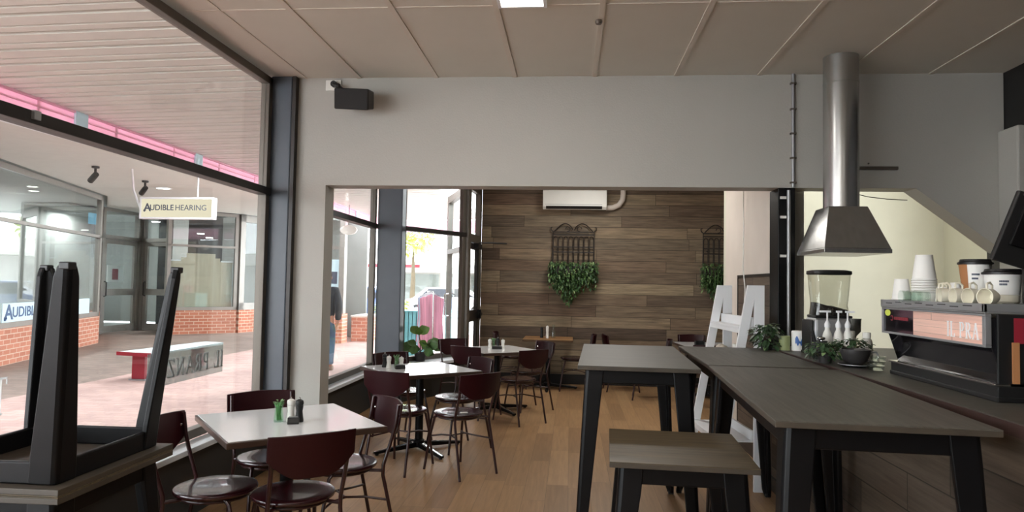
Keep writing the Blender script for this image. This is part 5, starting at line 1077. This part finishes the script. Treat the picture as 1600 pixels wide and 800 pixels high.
for k in range(6):
    x = -0.34 + 0.13 * k; lo_ = 0.42 if k % 2 else 0.34
    t = thing('hanging_garment', gn[k] + ' on the clothes rail outside, ' + po[k], 'garment', (-2.56, 12.5, -0.005), math.radians(109), 'clothes on the rail outside')
    b = MB(); b.tube([(x, 0, 1.376), (x, 0, 1.335), (x, -0.17, 1.27), (x, 0.17, 1.27), (x, 0, 1.335)], 0.006, n=6); b.obj('hanger', 'white', t, smooth=60)
    b = MB(); b.loft([[(x - 0.02, -0.2, 1.24), (x + 0.02, -0.2, 1.24), (x + 0.02, 0.0, 1.31), (x + 0.02, 0.2, 1.24), (x - 0.02, 0.2, 1.24), (x - 0.02, 0.0, 1.31)], [(x - 0.03, -0.18, 0.9), (x + 0.03, -0.18, 0.9), (x + 0.045, 0, 0.9), (x + 0.03, 0.18, 0.9), (x - 0.03, 0.18, 0.9), (x - 0.045, 0, 0.9)], [(x - 0.035, -0.21, lo_), (x + 0.03, -0.21, lo_), (x + 0.05, 0, lo_), (x + 0.03, 0.21, lo_), (x - 0.035, 0.21, lo_), (x - 0.05, 0, lo_)]]); b.obj('cloth', 'stripe' if 'pink' in gn[k] else 'sky2', t, smooth=60)
aq = thing('aqua_crate', 'aqua slatted crate on the walkway outside the angled window', 'crate', (-3.02, 13.4, -0.005), 0.1); b = MB()
for k in range(9): b.box(-0.33 + 0.075 * k, -0.27 + 0.075 * k, -0.25, -0.225, 0.02, 0.95)
b.box(-0.33, 0.33, -0.22, 0.25, 0.05, 0.10); b.box(-0.33, 0.33, 0.225, 0.25, 0.1, 0.95); b.box(-0.33, -0.305, -0.22, 0.225, 0.1, 0.95); b.box(0.305, 0.33, -0.22, 0.225, 0.1, 0.95); b.obj('slatted_box', 'aqua', aq)
b = MB(); b.box(-0.35, 0.35, -0.27, 0.27, 0.951, 0.975); b.obj('lid', 'aqua', aq)
for q in ((-0.28, -0.2), (0.28, -0.2), (-0.28, 0.2), (0.28, 0.2)): b = MB(); b.box(q[0] - 0.03, q[0] + 0.03, q[1] - 0.02, q[1] + 0.02, 0, 0.05); b.obj('foot', 'black', aq)

# ------------------------------------------------------------------ the walker
def skin_mesh(name, verts, edges, radii, m, parent, sub=2):
    me = bpy.data.meshes.new(name); me.from_pydata([Vector(v) for v in verts], edges, []); o = bpy.data.objects.new(name, me); COL.objects.link(o)
    md = o.modifiers.new('skin', 'SKIN'); md.use_smooth_shade = True
    for i, r in enumerate(radii):
        sv = me.skin_vertices[0].data[i]; sv.radius = (r, r) if isinstance(r, (int, float)) else r; sv.use_root = (i == 0)
    if sub: s = o.modifiers.new('sub', 'SUBSURF'); s.levels = sub; s.render_levels = sub
    dg = bpy.context.evaluated_depsgraph_get(); dg.update(); nm = bpy.data.meshes.new_from_object(o.evaluated_get(dg)); bpy.data.objects.remove(o); bpy.data.meshes.remove(me)
    nm.name = name; nm.materials.clear(); nm.materials.append(MT[m])
    for p in nm.polygons: p.use_smooth = True
    q = bpy.data.objects.new(name, nm); COL.objects.link(q); q.parent = parent; return q
# local frame: +y is the walking direction (away from us, slightly to the left), z up
pe = thing('person', 'person in a dark jacket and blue jeans walking along the paving outside', 'person', (-4.20, 11.60, -0.005), math.radians(12))
V = [(0, 0, 0.90), (0, 0.0, 1.02), (0, 0.01, 1.18), (0, 0.02, 1.32), (0, 0.03, 1.41), (0, 0.05, 1.48), (0, 0.06, 1.57), (0, 0.065, 1.64)]
E_ = [(i, i + 1) for i in range(7)]; Rr_ = [(0.15, 0.10), (0.135, 0.095), (0.15, 0.10), (0.155, 0.10), (0.07, 0.07), (0.05, 0.055), (0.078, 0.095), (0.06, 0.075)]
def chain(start, pts, rs):
    last = start
    for p, r in zip(pts, rs): V.append(p); Rr_.append(r); E_.append((last, len(V) - 1)); last = len(V) - 1
    return last
hr = chain(3, [(0.17, 0.01, 1.345), (0.225, -0.02, 1.10), (0.215, -0.02, 0.86), (0.205, 0.0, 0.79)], [0.055, 0.045, 0.034, 0.030])
hl_ = chain(3, [(-0.17, 0.01, 1.345), (-0.22, 0.05, 1.10), (-0.20, 0.16, 0.90), (-0.19, 0.20, 0.84)], [0.055, 0.045, 0.034, 0.030])
lr = chain(0, [(0.085, 0.0, 0.84), (0.10, 0.06, 0.48), (0.11, -0.10, 0.11), (0.115, -0.05, 0.05)], [0.085, 0.06, 0.042, 0.035])
ll_ = chain(0, [(-0.085, 0.0, 0.84), (-0.08, -0.12, 0.50), (-0.075, -0.40, 0.22), (-0.075, -0.40, 0.16)], [0.085, 0.06, 0.042, 0.035])
for hnd, s in ((hr, 1), (hl_, -1)):
    bx, by, bz = V[hnd]
    for k, (dy, l) in enumerate(((0.026, 0.062), (0.009, 0.072), (-0.008, 0.068), (-0.024, 0.054))):
        chain(hnd, [(bx, by + dy * 0.8, bz - 0.055), (bx - s * 0.006, by + dy, bz - 0.055 - l * 0.55), (bx - s * 0.022, by + dy, bz - 0.055 - l)], [0.0105, 0.009, 0.0075])
    chain(hnd, [(bx - s * 0.012, by + 0.035, bz - 0.03), (bx - s * 0.022, by + 0.045, bz - 0.075)], [0.0105, 0.0085])
body = skin_mesh('body', V, E_, Rr_, 'skin', pe)
b = MB(); b.ball((0, 0.165, 1.565), (0.014, 0.02, 0.022)); b.ball((-0.03, 0.145, 1.59), (0.012, 0.008, 0.008)); b.ball((0.03, 0.145, 1.59), (0.012, 0.008, 0.008)); b.ball((0, 0.145, 1.525), (0.026, 0.01, 0.008)); b.ball((0.083, 0.06, 1.575), (0.012, 0.02, 0.03)); b.ball((-0.083, 0.06, 1.575), (0.012, 0.02, 0.03)); b.obj('face_features', 'skin', body, smooth=80)
JV = [(0, 0, 0.86), (0, 0.0, 1.02), (0, 0.01, 1.18), (0, 0.02, 1.32), (0, 0.03, 1.42), (0.17, 0.01, 1.35), (0.228, -0.02, 1.10), (0.222, -0.02, 0.90), (0.216, -0.01, 0.84), (-0.17, 0.01, 1.35), (-0.223, 0.05, 1.10), (-0.21, 0.15, 0.92), (-0.20, 0.18, 0.87)]
skin_mesh('jacket', JV, [(0, 1), (1, 2), (2, 3), (3, 4), (3, 5), (5, 6), (6, 7), (7, 8), (3, 9), (9, 10), (10, 11), (11, 12)], [(0.19, 0.135), (0.175, 0.13), (0.185, 0.135), (0.185, 0.13), (0.08, 0.08), 0.08, 0.07, 0.058, 0.055, 0.08, 0.07, 0.058, 0.055], 'jacket', pe)
TV = [(0, 0, 0.93), (0, 0, 0.87), (0.088, 0.0, 0.80), (0.10, 0.06, 0.48), (0.11, -0.09, 0.14), (0.112, -0.09, 0.09), (-0.088, 0.0, 0.80), (-0.08, -0.12, 0.50), (-0.075, -0.38, 0.25), (-0.075, -0.40, 0.20)]
skin_mesh('jeans', TV, [(0, 1), (1, 2), (2, 3), (3, 4), (4, 5), (1, 6), (6, 7), (7, 8), (8, 9)], [(0.165, 0.12), (0.17, 0.125), 0.105, 0.082, 0.066, 0.066, 0.105, 0.082, 0.066, 0.066], 'jeans', pe)
b = MB(); b.loft([sq(0.045, 0.10, 0.0, 0.113), sq(0.047, 0.105, 0.03, 0.113), sq(0.04, 0.08, 0.075, 0.113)]); sh = b.obj('shoe', 'shoe', pe, smooth=60); sh.data.transform(Matrix.Translation((0, -0.02, 0)))
b = MB(); b.loft([sq(0.045, 0.10, 0.0, 0.0), sq(0.047, 0.105, 0.03, 0.0), sq(0.04, 0.08, 0.075, 0.0)]); b.obj('shoe', 'shoe', pe, smooth=60, loc=(-0.075, -0.36, 0.115), rot=(math.radians(-50), 0, 0))
b = MB(); b.ball((0, 0.045, 1.625), (0.093, 0.112, 0.085)); b.ball((0, 0.0, 1.58), (0.086, 0.07, 0.085)); b.obj('hair', 'hair', pe, smooth=80)

# ------------------------------------------------------------------ lights
def panel(x, y, z, label, wx=0.28, wy=0.28, power=60, col=(1.0, 0.97, 0.92), vis=True):
    t = thing('ceiling_or_fill_light', label, 'light', (x, y, z), 0, 'ceiling panel lights')
    b = MB(); b.box(-wx, wx, -wy, -wy + 0.02, -0.012, -0.0005); b.box(-wx, wx, wy - 0.02, wy, -0.012, -0.0005); b.box(-wx, -wx + 0.02, -wy + 0.02, wy - 0.02, -0.012, -0.0005); b.box(wx - 0.02, wx, -wy + 0.02, wy - 0.02, -0.012, -0.0005); b.obj('frame', 'white', t)
    MB().box(-wx + 0.02, wx - 0.02, -wy + 0.02, wy - 0.02, -0.009, -0.0005).obj('diffuser', 'lamp', t)
    ld = bpy.data.lights.new('panel_lamp', 'AREA'); ld.shape = 'RECTANGLE'; ld.size = 2 * wx - 0.06; ld.size_y = 2 * wy - 0.06; ld.energy = power * 0.45; ld.color = col
    lo_ = bpy.data.objects.new('lamp', ld); COL.objects.link(lo_); lo_.parent = t; lo_.location = (0, 0, -0.014)
    return t
panel(-0.31, 3.78, CZ - 0.006, 'square white ceiling light at the top edge of the view', 0.145, 0.27, 22)
panel(-0.31, 1.0, CZ - 0.006, 'unseen square fill light added over the camera', 0.28, 0.28, 60)  # camera side panels are unseen, added as indoor fill
panel(1.6, 0.2, CZ - 0.006, 'unseen square fill light added behind the camera, counter side', 0.28, 0.28, 24)
panel(-0.3, -1.2, CZ - 0.006, 'unseen square fill light added behind the camera, middle', 0.28, 0.28, 50)
panel(0.6, 7.6, CZ, 'unseen square fill light added in the back room, near one', 0.28, 0.28, 60)  # unseen back room panels, added for the same indoor fill
panel(0.3, 9.3, CZ, 'unseen square fill light added in the back room, by the boarded wall', 0.28, 0.28, 50)
panel(2.6, 6.7, CZ, 'square white ceiling light in the kitchen', 0.28, 0.28, 30)
for (x, y, z, e) in ((-11.2, 11.5, 3.3, 130), (-12.0, 14.0, 3.3, 130), (-14.0, 18.3, 3.3, 90)):
    ld = bpy.data.lights.new('shop_lamp', 'AREA'); ld.size = 0.4; ld.energy = e; o = bpy.data.objects.new('shop_lamp', ld); COL.objects.link(o); o.location = (x, y, z)
    o.parent = shop
w = bpy.data.worlds.new('sky'); sc.world = w; w.use_nodes = True; nt = w.node_tree; nt.nodes.clear()
out = N(nt, 'ShaderNodeOutputWorld'); bg = N(nt, 'ShaderNodeBackground', Color=(0.93, 0.96, 1.0, 1), Strength=11.5); L(nt, bg, 'Background', out, 'Surface')
sc.view_settings.view_transform = 'Standard'; sc.view_settings.look = 'None'; sc.view_settings.gamma = 1.0; sc.view_settings.use_curve_mapping = False
sc.view_settings.exposure = -0.05
sc.cycles.use_denoising = True; sc.cycles.max_bounces = 8; sc.cycles.diffuse_bounces = 4; sc.cycles.glossy_bounces = 4; sc.cycles.transparent_max_bounces = 16
sc.cycles.caustics_reflective = False; sc.cycles.caustics_refractive = False; sc.cycles.sample_clamp_indirect = 6.0
